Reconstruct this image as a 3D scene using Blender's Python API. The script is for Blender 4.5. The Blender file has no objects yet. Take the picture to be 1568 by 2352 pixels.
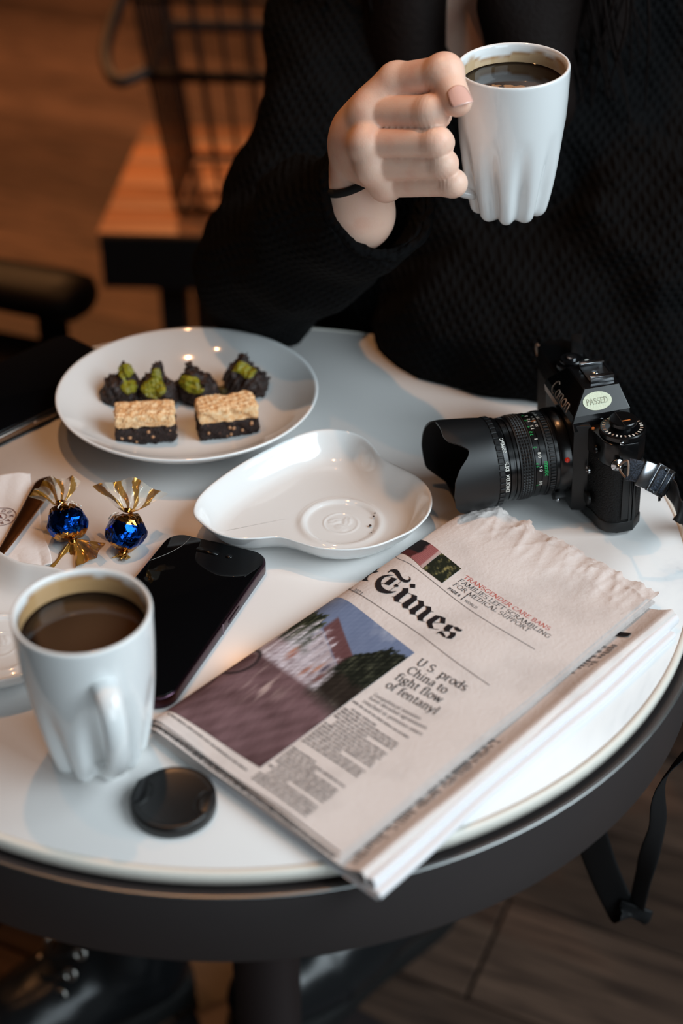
import bpy, bmesh, math, random
import numpy as np
from mathutils import Vector, Matrix, Euler
from mathutils.geometry import tessellate_polygon
from math import sin, cos, pi, radians, sqrt, atan2

SC = bpy.context.scene
COL = SC.collection
T = 0.74                                    # height of the table top above the floor
random.seed(4); RNG = np.random.default_rng(7)

# ------------------------------------------------------------------ camera, world, lights, exposure
F_PX, PITCH, ROLL, CAM_H = 3300.0, radians(35.25), radians(0.25), 0.5815   # in a 1568 x 2352 frame; camera height above the table
EYE = Vector((0, 0, T + CAM_H))
_fw = Vector((0, cos(PITCH), -sin(PITCH))); _up0 = Vector((0, sin(PITCH), cos(PITCH))); _rt0 = Vector((1, 0, 0))
_rt = _rt0 * cos(ROLL) + _up0 * sin(ROLL); _up = -_rt0 * sin(ROLL) + _up0 * cos(ROLL)
cam_d = bpy.data.cameras.new('camera'); cam = bpy.data.objects.new('camera', cam_d); COL.objects.link(cam)
cam_d.sensor_fit = 'VERTICAL'; cam_d.sensor_height = 36.0; cam_d.sensor_width = 24.0
cam_d.lens = F_PX / 2352 * 36.0
cam_d.clip_start = 0.05; cam_d.clip_end = 60
cam.matrix_world = Matrix(((_rt.x, _up.x, -_fw.x, EYE.x), (_rt.y, _up.y, -_fw.y, EYE.y), (_rt.z, _up.z, -_fw.z, EYE.z), (0, 0, 0, 1)))
cam_d.dof.use_dof = True; cam_d.dof.focus_distance = 0.945; cam_d.dof.aperture_fstop = 3.3
SC.camera = cam

SC.view_settings.view_transform = 'Standard'; SC.view_settings.look = 'None'
SC.view_settings.exposure = 0.0; SC.view_settings.gamma = 1.0; SC.view_settings.use_curve_mapping = False
world = bpy.data.worlds.new('world'); SC.world = world; world.use_nodes = True
world.node_tree.nodes['Background'].inputs[0].default_value = (0.55, 0.72, 1.0, 1)
world.node_tree.nodes['Background'].inputs[1].default_value = 0.3

def area_light(name, loc, target, sx, sy, power, color):
    d = bpy.data.lights.new(name, 'AREA'); d.shape = 'RECTANGLE'; d.size = sx; d.size_y = sy; d.energy = power; d.color = color
    o = bpy.data.objects.new(name, d); COL.objects.link(o); o.location = loc
    o.rotation_euler = (Vector(target) - Vector(loc)).to_track_quat('-Z', 'Y').to_euler(); return o
def spot_light(name, loc, target, power, color, angle=70, blend=.6, radius=.03):
    d = bpy.data.lights.new(name, 'SPOT'); d.energy = power; d.color = color; d.spot_size = radians(angle); d.spot_blend = blend
    d.shadow_soft_size = radius
    o = bpy.data.objects.new(name, d); COL.objects.link(o); o.location = loc
    o.rotation_euler = (Vector(target) - Vector(loc)).to_track_quat('-Z', 'Y').to_euler(); return o
DAY = (0.80, 0.93, 1.0); WARM = (1.0, 0.47, 0.19)
area_light('window_daylight', (1.90, -0.15, 2.50), (0.90, -0.05, 1.98), 2.0, 1.6, 80, DAY)
area_light('front_fill_light', (1.25, -2.30, 1.78), (0.95, -1.30, 1.55), 1.7, 1.5, 33, DAY)  # added soft fill from behind the camera, brightens the hand and camera-facing sides
spot_light('ceiling_spot_table', (-0.20, 1.30, 2.72), (0, .86, T), 38, WARM, 60, .7, .022)
spot_light('ceiling_spot_second', (-0.62, 1.05, 2.72), (-0.05, .80, T), 12, WARM, 60, .7, .022)
spot_light('ceiling_spot_rear', (-0.75, 3.6, 2.75), (-0.55, 3.4, 0), 420, (1, .45, .17), 95, .9, .05)
spot_light('ceiling_spot_rear_left', (-1.6, 2.6, 2.75), (-1.1, 3.0, 0), 200, (1, .45, .17), 95, .9, .05)

# ------------------------------------------------------------------ helpers
def lin(r, g, b):
    f = lambda c: (c / 255 / 12.92) if c <= 10.3 else ((c / 255 + .055) / 1.055) ** 2.4
    return (f(r), f(g), f(b), 1.0)
def _dir(px, py):
    x = (px - 784) / F_PX; y = -(py - 1176) / F_PX
    return _rt * x + _up * y + _fw
def at(px, py, z=0.0):
    """point at height z above the table top seen at (px, py) in the photograph"""
    d = _dir(px, py); return EYE + d * ((T + z - EYE.z) / d.z)
def deep(px, py, dep): return EYE + _dir(px, py) * dep
def rel(p): return Vector((p[0], p[1], p[2]))

MATS = {}
def mat(name, col=(.5, .5, .5, 1), rough=.5, metal=0., spec=.5, coat=0., bump=None, var=None, sheen=0., sss=0., trans=0., ior=1.45, emit=None):
    """principled material; bump=(scale,strength,detail); var=(scale,colour2,contrast low,high)"""
    if name in MATS: return MATS[name]
    m = bpy.data.materials.new(name); m.use_nodes = True; nt = m.node_tree; b = nt.nodes['Principled BSDF']
    b.inputs['Base Color'].default_value = col; b.inputs['Roughness'].default_value = rough; b.inputs['Metallic'].default_value = metal
    b.inputs['Specular IOR Level'].default_value = spec; b.inputs['Coat Weight'].default_value = coat; b.inputs['Coat Roughness'].default_value = .05
    b.inputs['Sheen Weight'].default_value = sheen; b.inputs['Transmission Weight'].default_value = trans; b.inputs['IOR'].default_value = ior
    if sss:
        b.inputs['Subsurface Weight'].default_value = sss; b.inputs['Subsurface Radius'].default_value = (.008, .0035, .002); b.inputs['Subsurface Scale'].default_value = .6
    tc = nt.nodes.new('ShaderNodeTexCoord')
    if var:
        n = nt.nodes.new('ShaderNodeTexNoise'); n.inputs['Scale'].default_value = var[0]; n.inputs['Detail'].default_value = 6
        r = nt.nodes.new('ShaderNodeValToRGB'); r.color_ramp.elements[0].color = col; r.color_ramp.elements[1].color = var[1]
        r.color_ramp.elements[0].position = var[2]; r.color_ramp.elements[1].position = var[3]
        nt.links.new(tc.outputs['Object'], n.inputs['Vector']); nt.links.new(n.outputs['Fac'], r.inputs['Fac']); nt.links.new(r.outputs['Color'], b.inputs['Base Color'])
    if bump:
        n = nt.nodes.new('ShaderNodeTexNoise'); n.inputs['Scale'].default_value = bump[0]; n.inputs['Detail'].default_value = bump[2] if len(bump) > 2 else 3
        bp = nt.nodes.new('ShaderNodeBump'); bp.inputs['Strength'].default_value = bump[1]; bp.inputs['Distance'].default_value = .001
        nt.links.new(tc.outputs['Object'], n.inputs['Vector']); nt.links.new(n.outputs['Fac'], bp.inputs['Height']); nt.links.new(bp.outputs['Normal'], b.inputs['Normal'])
    MATS[name] = m; return m

def obj(name, verts, faces, m=None, parent=None, smooth=True, label=None):
    me = bpy.data.meshes.new(name); me.from_pydata([tuple(v) for v in verts], [], faces)
    me.validate()
    if m: me.materials.append(m)
    o = bpy.data.objects.new(name, me); COL.objects.link(o)
    if parent: o.parent = parent
    if smooth and len(me.polygons): me.polygons.foreach_set('use_smooth', [True] * len(me.polygons))
    if label: o['label'] = label
    return o
def autosmooth(o, ang=40):
    me = o.data; bm = bmesh.new(); bm.from_mesh(me)
    for e in bm.edges:
        if len(e.link_faces) == 2 and e.calc_face_angle(0) > radians(ang): e.smooth = False
    bm.to_mesh(me); bm.free(); return o
def tag(o, label, cat, group=None):
    o['label'] = label; o['category'] = cat
    if group: o['group'] = group
    return o
def thing(name, label, cat, loc=(0, 0, 0), rot=(0, 0, 0), group=None):
    o = bpy.data.objects.new(name, None); COL.objects.link(o); o.location = loc; o.rotation_euler = rot; o.empty_display_size = .02
    return tag(o, label, cat, group)
def struct(o): o['kind'] = 'structure'; return o
class MB:
    """collects shapes, then links them as ONE mesh object"""
    def __init__(s): s.v = []; s.f = []
    def add(s, vf, M=None):
        v, f = vf; b = len(s.v)
        s.v += [tuple(M @ Vector(p)) for p in v] if M is not None else [tuple(p) for p in v]
        s.f += [tuple(b + i for i in q) for q in f]; return s
    def build(s, name, m=None, parent=None, smooth=True, ang=None, label=None):
        o = obj(name, s.v, s.f, m, parent, smooth, label)
        if ang: autosmooth(o, ang)
        return o
def lathe(prof, n=64, cap0=True, cap1=True, rfun=None, closed=False):
    """profile of (r, z); rfun(theta, r, z) may modulate the radius"""
    v = []; f = []
    for r, z in prof:
        for k in range(n):
            a = 2 * pi * k / n; rr = rfun(a, r, z) if rfun else r
            v.append((rr * cos(a), rr * sin(a), z))
    m = len(prof)
    for i in range(m if closed else m - 1):
        j = (i + 1) % m
        for k in range(n):
            f.append((i * n + k, i * n + (k + 1) % n, j * n + (k + 1) % n, j * n + k))
    if not closed:
        if cap0 and prof[0][0] > 1e-6: f.append(tuple(range(n))[::-1])
        if cap1 and prof[-1][0] > 1e-6: f.append(tuple((m - 1) * n + k for k in range(n)))
    return v, f
def tube(path, rad, n=10, caps=True, closed=False, flat=1.0, up=None):
    """sweep; rad is a number or list; flat squeezes the second axis; up fixes the first axis (ribbons)"""
    P = [Vector(p) for p in path]; m = len(P); R = rad if hasattr(rad, '__len__') else [rad] * m
    v = []; f = []; prev = None
    for i, p in enumerate(P):
        t = (P[(i + 1) % m] - P[i - 1]) if closed else (P[min(i + 1, m - 1)] - P[max(i - 1, 0)])
        t = t.normalized() if t.length > 1e-9 else Vector((0, 0, 1))
        if up is not None:
            u0 = up[i] if isinstance(up, list) else up
            a = Vector(u0); a = a - t * a.dot(t)
        elif prev is None:
            a = t.orthogonal()
        else: a = prev - t * prev.dot(t)
        a.normalize(); prev = a; b = t.cross(a)
        r = R[i]
        for k in range(n):
            q = 2 * pi * k / n; v.append(p + a * (r * cos(q)) + b * (r * flat * sin(q)))
    for i in range(m if closed else m - 1):
        j = (i + 1) % m
        for k in range(n): f.append((i * n + k, i * n + (k + 1) % n, j * n + (k + 1) % n, j * n + k))
    if caps and not closed: f.append(tuple(range(n))[::-1]); f.append(tuple((m - 1) * n + k for k in range(n)))
    return v, f
def box(x0, x1, y0, y1, z0, z1, bev=0., seg=2):
    bm = bmesh.new(); bmesh.ops.create_cube(bm, size=1)
    for q in bm.verts: q.co = Vector(((x0 + x1) / 2 + q.co.x * (x1 - x0), (y0 + y1) / 2 + q.co.y * (y1 - y0), (z0 + z1) / 2 + q.co.z * (z1 - z0)))
    if bev: bmesh.ops.bevel(bm, geom=bm.edges[:], offset=bev, segments=seg, affect='EDGES', profile=.5)
    bm.verts.index_update(); v = [q.co.copy() for q in bm.verts]; f = [tuple(q.index for q in p.verts) for p in bm.faces]; bm.free(); return v, f
def prism(poly, z0, z1, bev=0., seg=2):
    """extruded outline (list of xy), optionally bevelled"""
    bm = bmesh.new(); vs = [bm.verts.new((x, y, z0)) for x, y in poly]; fc = bm.faces.new(vs)
    bm.normal_update()
    if fc.normal.z > 0: fc.normal_flip()
    r = bmesh.ops.extrude_face_region(bm, geom=[fc])
    for q in r['geom']:
        if isinstance(q, bmesh.types.BMVert): q.co.z = z1
    bmesh.ops.recalc_face_normals(bm, faces=bm.faces[:])
    if bev:
        ed = [e for e in bm.edges if abs(e.verts[0].co.z - e.verts[1].co.z) < 1e-7]
        bmesh.ops.bevel(bm, geom=ed, offset=bev, segments=seg, affect='EDGES', profile=.5)
    bm.verts.index_update(); v = [q.co.copy() for q in bm.verts]; f = [tuple(q.index for q in p.verts) for p in bm.faces]; bm.free(); return v, f
def rrect(w, h, r, n=6):
    o = []
    for cx, cy, a0 in ((w / 2 - r, h / 2 - r, 0), (-w / 2 + r, h / 2 - r, 90), (-w / 2 + r, -h / 2 + r, 180), (w / 2 - r, -h / 2 + r, 270)):
        for k in range(n + 1):
            a = radians(a0 + 90 * k / n); o.append((cx + r * cos(a), cy + r * sin(a)))
    return o
def spline(pts, n=8, closed=False):
    """Catmull-Rom through the points"""
    P = [Vector(p) for p in pts]; m = len(P); o = []
    for i in range(m if closed else m - 1):
        p0 = P[i - 1] if (closed or i > 0) else P[0] * 2 - P[1]
        p1 = P[i]; p2 = P[(i + 1) % m]; p3 = P[(i + 2) % m] if (closed or i + 2 < m) else P[-1] * 2 - P[-2]
        for k in range(n):
            t = k / n
            o.append(.5 * ((2 * p1) + (p2 - p0) * t + (2 * p0 - 5 * p1 + 4 * p2 - p3) * t * t + (3 * p1 - p0 - 3 * p2 + p3) * t ** 3))
    if not closed: o.append(P[-1].copy())
    return o
def gridmesh(fn, nu, nv):
    v = [fn(i / nu, j / nv) for j in range(nv + 1) for i in range(nu + 1)]
    f = [(j * (nu + 1) + i, j * (nu + 1) + i + 1, (j + 1) * (nu + 1) + i + 1, (j + 1) * (nu + 1) + i) for j in range(nv) for i in range(nu)]
    return v, f
def color_attr(o, cols):
    a = o.data.color_attributes.new('Col', 'FLOAT_COLOR', 'POINT'); a.data.foreach_set('color', np.asarray(cols, np.float32).ravel())
def mat_attr(name, rough=.6, spec=.3):
    if name in MATS: return MATS[name]
    m = mat(name, rough=rough, spec=spec); nt = m.node_tree; a = nt.nodes.new('ShaderNodeAttribute'); a.attribute_name = 'Col'
    nt.links.new(a.outputs['Color'], nt.nodes['Principled BSDF'].inputs['Base Color']); return m

# ---- implicit surfaces: smooth unions of tapered limbs, meshed with surface nets
def cap(a, b, r0, r1): return ('c', np.array(a, np.float32), np.array(b, np.float32), r0, r1)
def ell(c, r, R=None): return ('e', np.array(c, np.float32), np.array(r, np.float32), R)
def sdf_eval(X, p):
    if p[0] == 'c':
        a, b = p[1], p[2]; ab = b - a; L = float(ab @ ab) + 1e-12
        t = np.clip(((X - a) @ ab) / L, 0, 1)
        return np.linalg.norm(X - a - t[..., None] * ab, axis=-1) - (p[3] + (p[4] - p[3]) * t)
    Y = X - p[1]
    if p[3] is not None: Y = Y @ np.array(p[3], np.float32)
    k0 = np.linalg.norm(Y / p[2], axis=-1); k1 = np.linalg.norm(Y / (p[2] ** 2), axis=-1) + 1e-9
    return k0 * (k0 - 1) / k1
def smin(a, b, k):
    if k <= 0: return np.minimum(a, b)
    h = np.maximum(k - np.abs(a - b), 0) / k
    return np.minimum(a, b) - h * h * k * .25
def sdf_union(X, items):
    d = None
    for p, k in items:
        q = sdf_eval(X, p); d = q if d is None else smin(d, q, k)
    return d
def surface_nets(fn, lo, hi, h, band=1.6):
    lo = np.array(lo, float); hi = np.array(hi, float); n = np.ceil((hi - lo) / h).astype(int) + 1
    ax = [lo[i] + h * np.arange(n[i]) for i in range(3)]
    g = 4; hc = h * g; m_ = (n + g - 1) // g + 1                                # coarse pass first, then only the band near the surface
    cx = [lo[i] + hc * np.arange(m_[i]) for i in range(3)]
    Cc = fn(np.stack(np.meshgrid(*cx, indexing='ij'), -1).astype(np.float32)).astype(np.float32)
    ri = [np.minimum((np.arange(n[i]) + g // 2) // g, m_[i] - 1) for i in range(3)]
    Vv = np.ascontiguousarray(Cc[np.ix_(*ri)]); B = np.argwhere(np.abs(Vv) < hc * band)
    for q in range(0, len(B), 400000):
        b = B[q:q + 400000]; Vv[b[:, 0], b[:, 1], b[:, 2]] = fn((lo + h * b).astype(np.float32))
    ins = Vv < 0; c = [(a, b, d) for a in (0, 1) for b in (0, 1) for d in (0, 1)]
    sl = lambda A, o: A[o[0]:n[0] - 1 + o[0], o[1]:n[1] - 1 + o[1], o[2]:n[2] - 1 + o[2]]
    cnt = sum(sl(ins, o).astype(np.int8) for o in c); act = (cnt > 0) & (cnt < 8); I, J, K = np.nonzero(act)
    pos = np.zeros((len(I), 3)); num = np.zeros(len(I))
    for a in range(8):
        for b in range(a + 1, 8):
            oa, ob = c[a], c[b]
            if sum(abs(x - y) for x, y in zip(oa, ob)) != 1: continue
            va = Vv[I + oa[0], J + oa[1], K + oa[2]]; vb = Vv[I + ob[0], J + ob[1], K + ob[2]]; m = (va < 0) != (vb < 0)
            t = np.where(m, va / np.where(m, va - vb, 1), 0)
            pos += m[:, None] * (np.array(oa) + t[:, None] * (np.array(ob) - np.array(oa))); num += m
    pos = lo + h * (np.stack([I, J, K], 1) + pos / num[:, None])
    idx = -np.ones(act.shape, int); idx[I, J, K] = np.arange(len(I)); F = []
    for axis in range(3):
        o = [0, 0, 0]; o[axis] = 1; a, b = [q for q in range(3) if q != axis]
        A = ins[tuple(slice(0, n[q] - o[q]) for q in range(3))]; B = ins[tuple(slice(o[q], n[q]) for q in range(3))]
        E = np.argwhere(A != B); E = E[(E[:, a] > 0) & (E[:, b] > 0) & (E[:, a] < n[a] - 1) & (E[:, b] < n[b] - 1)]
        if not len(E): continue
        s = A[E[:, 0], E[:, 1], E[:, 2]]; q = []
        for da, db in ((1, 1), (0, 1), (0, 0), (1, 0)):
            G = E.copy(); G[:, a] -= da; G[:, b] -= db; q.append(idx[G[:, 0], G[:, 1], G[:, 2]])
        q = np.stack(q, 1); flip = s if axis != 1 else ~s; q[~flip] = q[~flip][:, ::-1]; F.append(q)
    return pos, np.concatenate(F)
def relax(pos, F, it=2, lam=.5):
    pos = pos.copy(); e = np.concatenate([F[:, [0, 1]], F[:, [1, 2]], F[:, [2, 3]], F[:, [3, 0]]]); e = np.concatenate([e, e[:, ::-1]])
    deg = np.bincount(e[:, 0], minlength=len(pos))[:, None]
    for _ in range(it):
        s = np.stack([np.bincount(e[:, 0], weights=pos[e[:, 1], k], minlength=len(pos)) for k in range(3)], 1)
        pos += lam * (s / np.maximum(deg, 1) - pos)
    return pos
# ------------------------------------------------------------------ the room
m_wall = mat('wall_plaster', lin(96, 72, 55), .85, bump=(40, .1))
m_ceil = mat('ceiling_paint', lin(60, 48, 40), .9)
m_sub = mat('subfloor', lin(20, 14, 11), .8)
def wood(name, c1, c2, rough=.45, scale=7.0):
    m = mat(name, c1, rough, spec=.35); nt = m.node_tree; b = nt.nodes['Principled BSDF']
    tc = nt.nodes.new('ShaderNodeTexCoord'); mp = nt.nodes.new('ShaderNodeMapping'); mp.inputs['Scale'].default_value = (1.2, 14, 14)
    oi = nt.nodes.new('ShaderNodeObjectInfo'); va = nt.nodes.new('ShaderNodeVectorMath'); va.operation = 'ADD'
    n = nt.nodes.new('ShaderNodeTexNoise'); n.inputs['Scale'].default_value = scale; n.inputs['Detail'].default_value = 8; n.inputs['Distortion'].default_value = .6
    r = nt.nodes.new('ShaderNodeValToRGB'); r.color_ramp.elements[0].color = c1; r.color_ramp.elements[1].color = c2
    r.color_ramp.elements[0].position = .3; r.color_ramp.elements[1].position = .72
    hv = nt.nodes.new('ShaderNodeHueSaturation'); mr = nt.nodes.new('ShaderNodeMapRange'); mr.inputs[3].default_value = .55; mr.inputs[4].default_value = 1.35
    L = nt.links.new
    L(tc.outputs['Object'], mp.inputs[0]); L(mp.outputs[0], va.inputs[0]); L(oi.outputs['Random'], va.inputs[1]); L(va.outputs[0], n.inputs['Vector'])
    L(n.outputs['Fac'], r.inputs['Fac']); L(oi.outputs['Random'], mr.inputs[0]); L(mr.outputs[0], hv.inputs['Value']); L(r.outputs['Color'], hv.inputs['Color'])
    L(hv.outputs['Color'], b.inputs['Base Color'])
    bp = nt.nodes.new('ShaderNodeBump'); bp.inputs['Strength'].default_value = .25; bp.inputs['Distance'].default_value = .002
    L(n.outputs['Fac'], bp.inputs['Height']); L(bp.outputs['Normal'], b.inputs['Normal']); return m
m_plank = wood('floor_wood', lin(46, 34, 28), lin(86, 66, 54))
RX0, RX1, RY0, RY1, RH = -3.2, 2.35, -2.6, 6.4, 3.6
floor = struct(obj('floor', *box(RX0, RX1, RY0, RY1, -.08, -.012), m_sub, None, False))
pl_me = None; A_ = radians(-24); ux, uy = Vector((cos(A_), sin(A_), 0)), Vector((-sin(A_), cos(A_), 0))
Lp, Wp = 1.25, .145
for r in range(-26, 44):
    off = (r * .41) % 1.0 * Lp
    for k in range(-5, 5):
        c = Vector((0, 2.2, 0)) + uy * (r * (Wp + .003) - 1.0) + ux * (k * (Lp + .004) + off)
        dist = (c.y - .2)
        if c.y < -.1 or c.y > 5.9 or c.x < -2.5 or c.x > 1.75: continue
        o = obj('floor_plank', *box(-Lp / 2, Lp / 2, -Wp / 2, Wp / 2, -.012, 0, .0015, 1), m_plank, floor, False) if pl_me is None else bpy.data.objects.new('floor_plank', pl_me)
        if pl_me is None: pl_me = o.data
        else: COL.objects.link(o); o.parent = floor
        o.location = c; o.rotation_euler = (0, 0, A_)
struct(obj('ceiling', *box(RX0, RX1, RY0, RY1, RH, RH + .1), m_ceil, None, False))
struct(obj('wall_left', *box(RX0 - .12, RX0, RY0, RY1, -.08, RH), m_wall, None, False))
struct(obj('wall_back', *box(RX0, RX1, RY1, RY1 + .12, -.08, RH), m_wall, None, False))
fx0, fx1, fz0, fz1 = .30, 2.15, .95, 2.6
wfm = MB()
for a in (box(RX0, fx0, RY0 - .12, RY0, -.08, RH), box(fx1, RX1, RY0 - .12, RY0, -.08, RH), box(fx0, fx1, RY0 - .12, RY0, -.08, fz0), box(fx0, fx1, RY0 - .12, RY0, fz1, RH)): wfm.add(a)
struct(wfm.build('wall_front', m_wall, None, False))
wy0, wy1, wz0, wz1 = -1.25, .95, 1.4, 3.4
wr = MB()
wr.add(box(RX1, RX1 + .12, RY0, wy0, -.08, RH)); wr.add(box(RX1, RX1 + .12, wy1, RY1, -.08, RH)); wr.add(box(RX1, RX1 + .12, wy0, wy1, -.08, wz0)); wr.add(box(RX1, RX1 + .12, wy0, wy1, wz1, RH))
struct(wr.build('wall_right', m_wall, None, False))
m_frame = mat('window_frame_paint', lin(40, 36, 34), .4)
wf = MB()
for a in (box(RX1 + .02, RX1 + .1, wy0, wy0 + .05, wz0, wz1), box(RX1 + .02, RX1 + .1, wy1 - .05, wy1, wz0, wz1), box(RX1 + .02, RX1 + .1, wy0, wy1, wz0, wz0 + .05),
          box(RX1 + .02, RX1 + .1, wy0, wy1, wz1 - .05, wz1), box(RX1 + .03, RX1 + .09, -.18, -.12, wz0, wz1)): wf.add(a)
win = struct(wf.build('window_1', m_frame, None, False))
m_glass = mat('window_glass', (1, 1, 1, 1), 0, trans=1.0, ior=1.05)
for a, b in ((wy0 + .05, -.18), (-.12, wy1 - .05)): obj('pane', *box(RX1 + .055, RX1 + .061, a, b, wz0 + .05, wz1 - .05), m_glass, win, False)

w2 = MB()
for a in (box(fx0, fx0 + .05, RY0 - .1, RY0 - .02, fz0, fz1), box(fx1 - .05, fx1, RY0 - .1, RY0 - .02, fz0, fz1), box(fx0, fx1, RY0 - .1, RY0 - .02, fz0, fz0 + .05), box(fx0, fx1, RY0 - .1, RY0 - .02, fz1 - .05, fz1)): w2.add(a)
added_win = struct(w2.build('added_window', m_frame, None, False)); obj('pane', *box(fx0 + .05, fx1 - .05, RY0 - .063, RY0 - .057, fz0 + .05, fz1 - .05), m_glass, added_win, False)  # unseen window, added to go with the front fill light

# ------------------------------------------------------------------ the table
def marble():
    m = mat('marble_top', lin(232, 230, 228), .24, spec=.3); nt = m.node_tree; b = nt.nodes['Principled BSDF']; L = nt.links.new
    tc = nt.nodes.new('ShaderNodeTexCoord'); n0 = nt.nodes.new('ShaderNodeTexNoise'); n0.inputs['Scale'].default_value = 3.2; n0.inputs['Detail'].default_value = 7; n0.inputs['Roughness'].default_value = .62
    n0.inputs['Distortion'].default_value = .8
    sb = nt.nodes.new('ShaderNodeMath'); sb.operation = 'SUBTRACT'; sb.inputs[1].default_value = .5
    ab = nt.nodes.new('ShaderNodeMath'); ab.operation = 'ABSOLUTE'
    r = nt.nodes.new('ShaderNodeValToRGB'); e = r.color_ramp.elements; e[0].position = 0; e[0].color = lin(178, 180, 184); e[1].position = .045; e[1].color = lin(232, 230, 228)
    q = r.color_ramp.elements.new(.012); q.color = lin(208, 208, 210)
    n1 = nt.nodes.new('ShaderNodeTexNoise'); n1.inputs['Scale'].default_value = 2.0; n1.inputs['Detail'].default_value = 4
    r1 = nt.nodes.new('ShaderNodeValToRGB'); r1.color_ramp.elements[0].position = .42; r1.color_ramp.elements[1].position = .62
    mx = nt.nodes.new('ShaderNodeMix'); mx.data_type = 'RGBA'; mx.inputs['A'].default_value = lin(232, 230, 228)
    L(tc.outputs['Object'], n0.inputs['Vector']); L(tc.outputs['Object'], n1.inputs['Vector']); L(n0.outputs['Fac'], sb.inputs[0]); L(sb.outputs[0], ab.inputs[0]); L(ab.outputs[0], r.inputs['Fac'])
    L(n1.outputs['Fac'], r1.inputs['Fac']); L(r1.outputs['Color'], mx.inputs['Factor']); L(r.outputs['Color'], mx.inputs['B']); L(mx.outputs['Result'], b.inputs['Base Color'])
    return m
m_marble = marble()
m_rim = mat('table_rim_metal', lin(98, 92, 92), .40, metal=.75, spec=.4)
m_edge = mat('cream_edge', lin(226, 222, 212), .3, var=(18, lin(176, 150, 122), .62, .8))
TC = Vector((-.064, .799, 0))
tbl = thing('bistro_table', 'round bistro table with white marble top, dark metal rim and single pedestal', 'table', TC)
obj('tabletop', *lathe([(.0, T - .0075), (.2965, T - .0075), (.2972, T - .0065), (.2972, T - .0010), (.2968, T), (0.0, T)], 160), m_marble, tbl)
obj('edge_band', *lathe([(.2973, T - .0085), (.3012, T - .0078), (.3014, T - .0022), (.3004, T - .0006), (.2994, T - .0001), (.2972, T - .0000), (.2970, T - .002)], 160, False, False), m_edge, tbl)
rim = obj('metal_rim', *lathe([(.290, T - .012), (.3018, T - .0115), (.3045, T - .0095), (.3075, T - .0085), (.3088, T - .0092), (.3092, T - .011), (.3092, T - .060), (.3085, T - .0615), (.3055, T - .0615), (.305, T - .0605), (.305, T - .02), (.290, T - .018)], 160, False, False, closed=True), m_rim, tbl)
autosmooth(rim, 35)
obj('rim_lip', *tube([(.3086 * cos(a), .3086 * sin(a), T - .0094) for a in np.linspace(0, 2 * pi, 161)[:-1]], .0011, 8, False, True), mat('rim_lip_metal', lin(150, 152, 152), .3, metal=.9), tbl)
m_post = mat('pedestal_metal', lin(58, 50, 50), .42, metal=.5)
autosmooth(obj('pedestal', *lathe([(.0295, .018), (.0295, T - .03), (.07, T - .028), (.07, T - .018)], 48), m_post, tbl), 40)
autosmooth(obj('pedestal_base', *lathe([(.166, 0), (.168, .004), (.166, .009), (.150, .014), (.05, .021), (.034, .026), (.0300, .03)], 72), m_post, tbl), 50)
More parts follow.
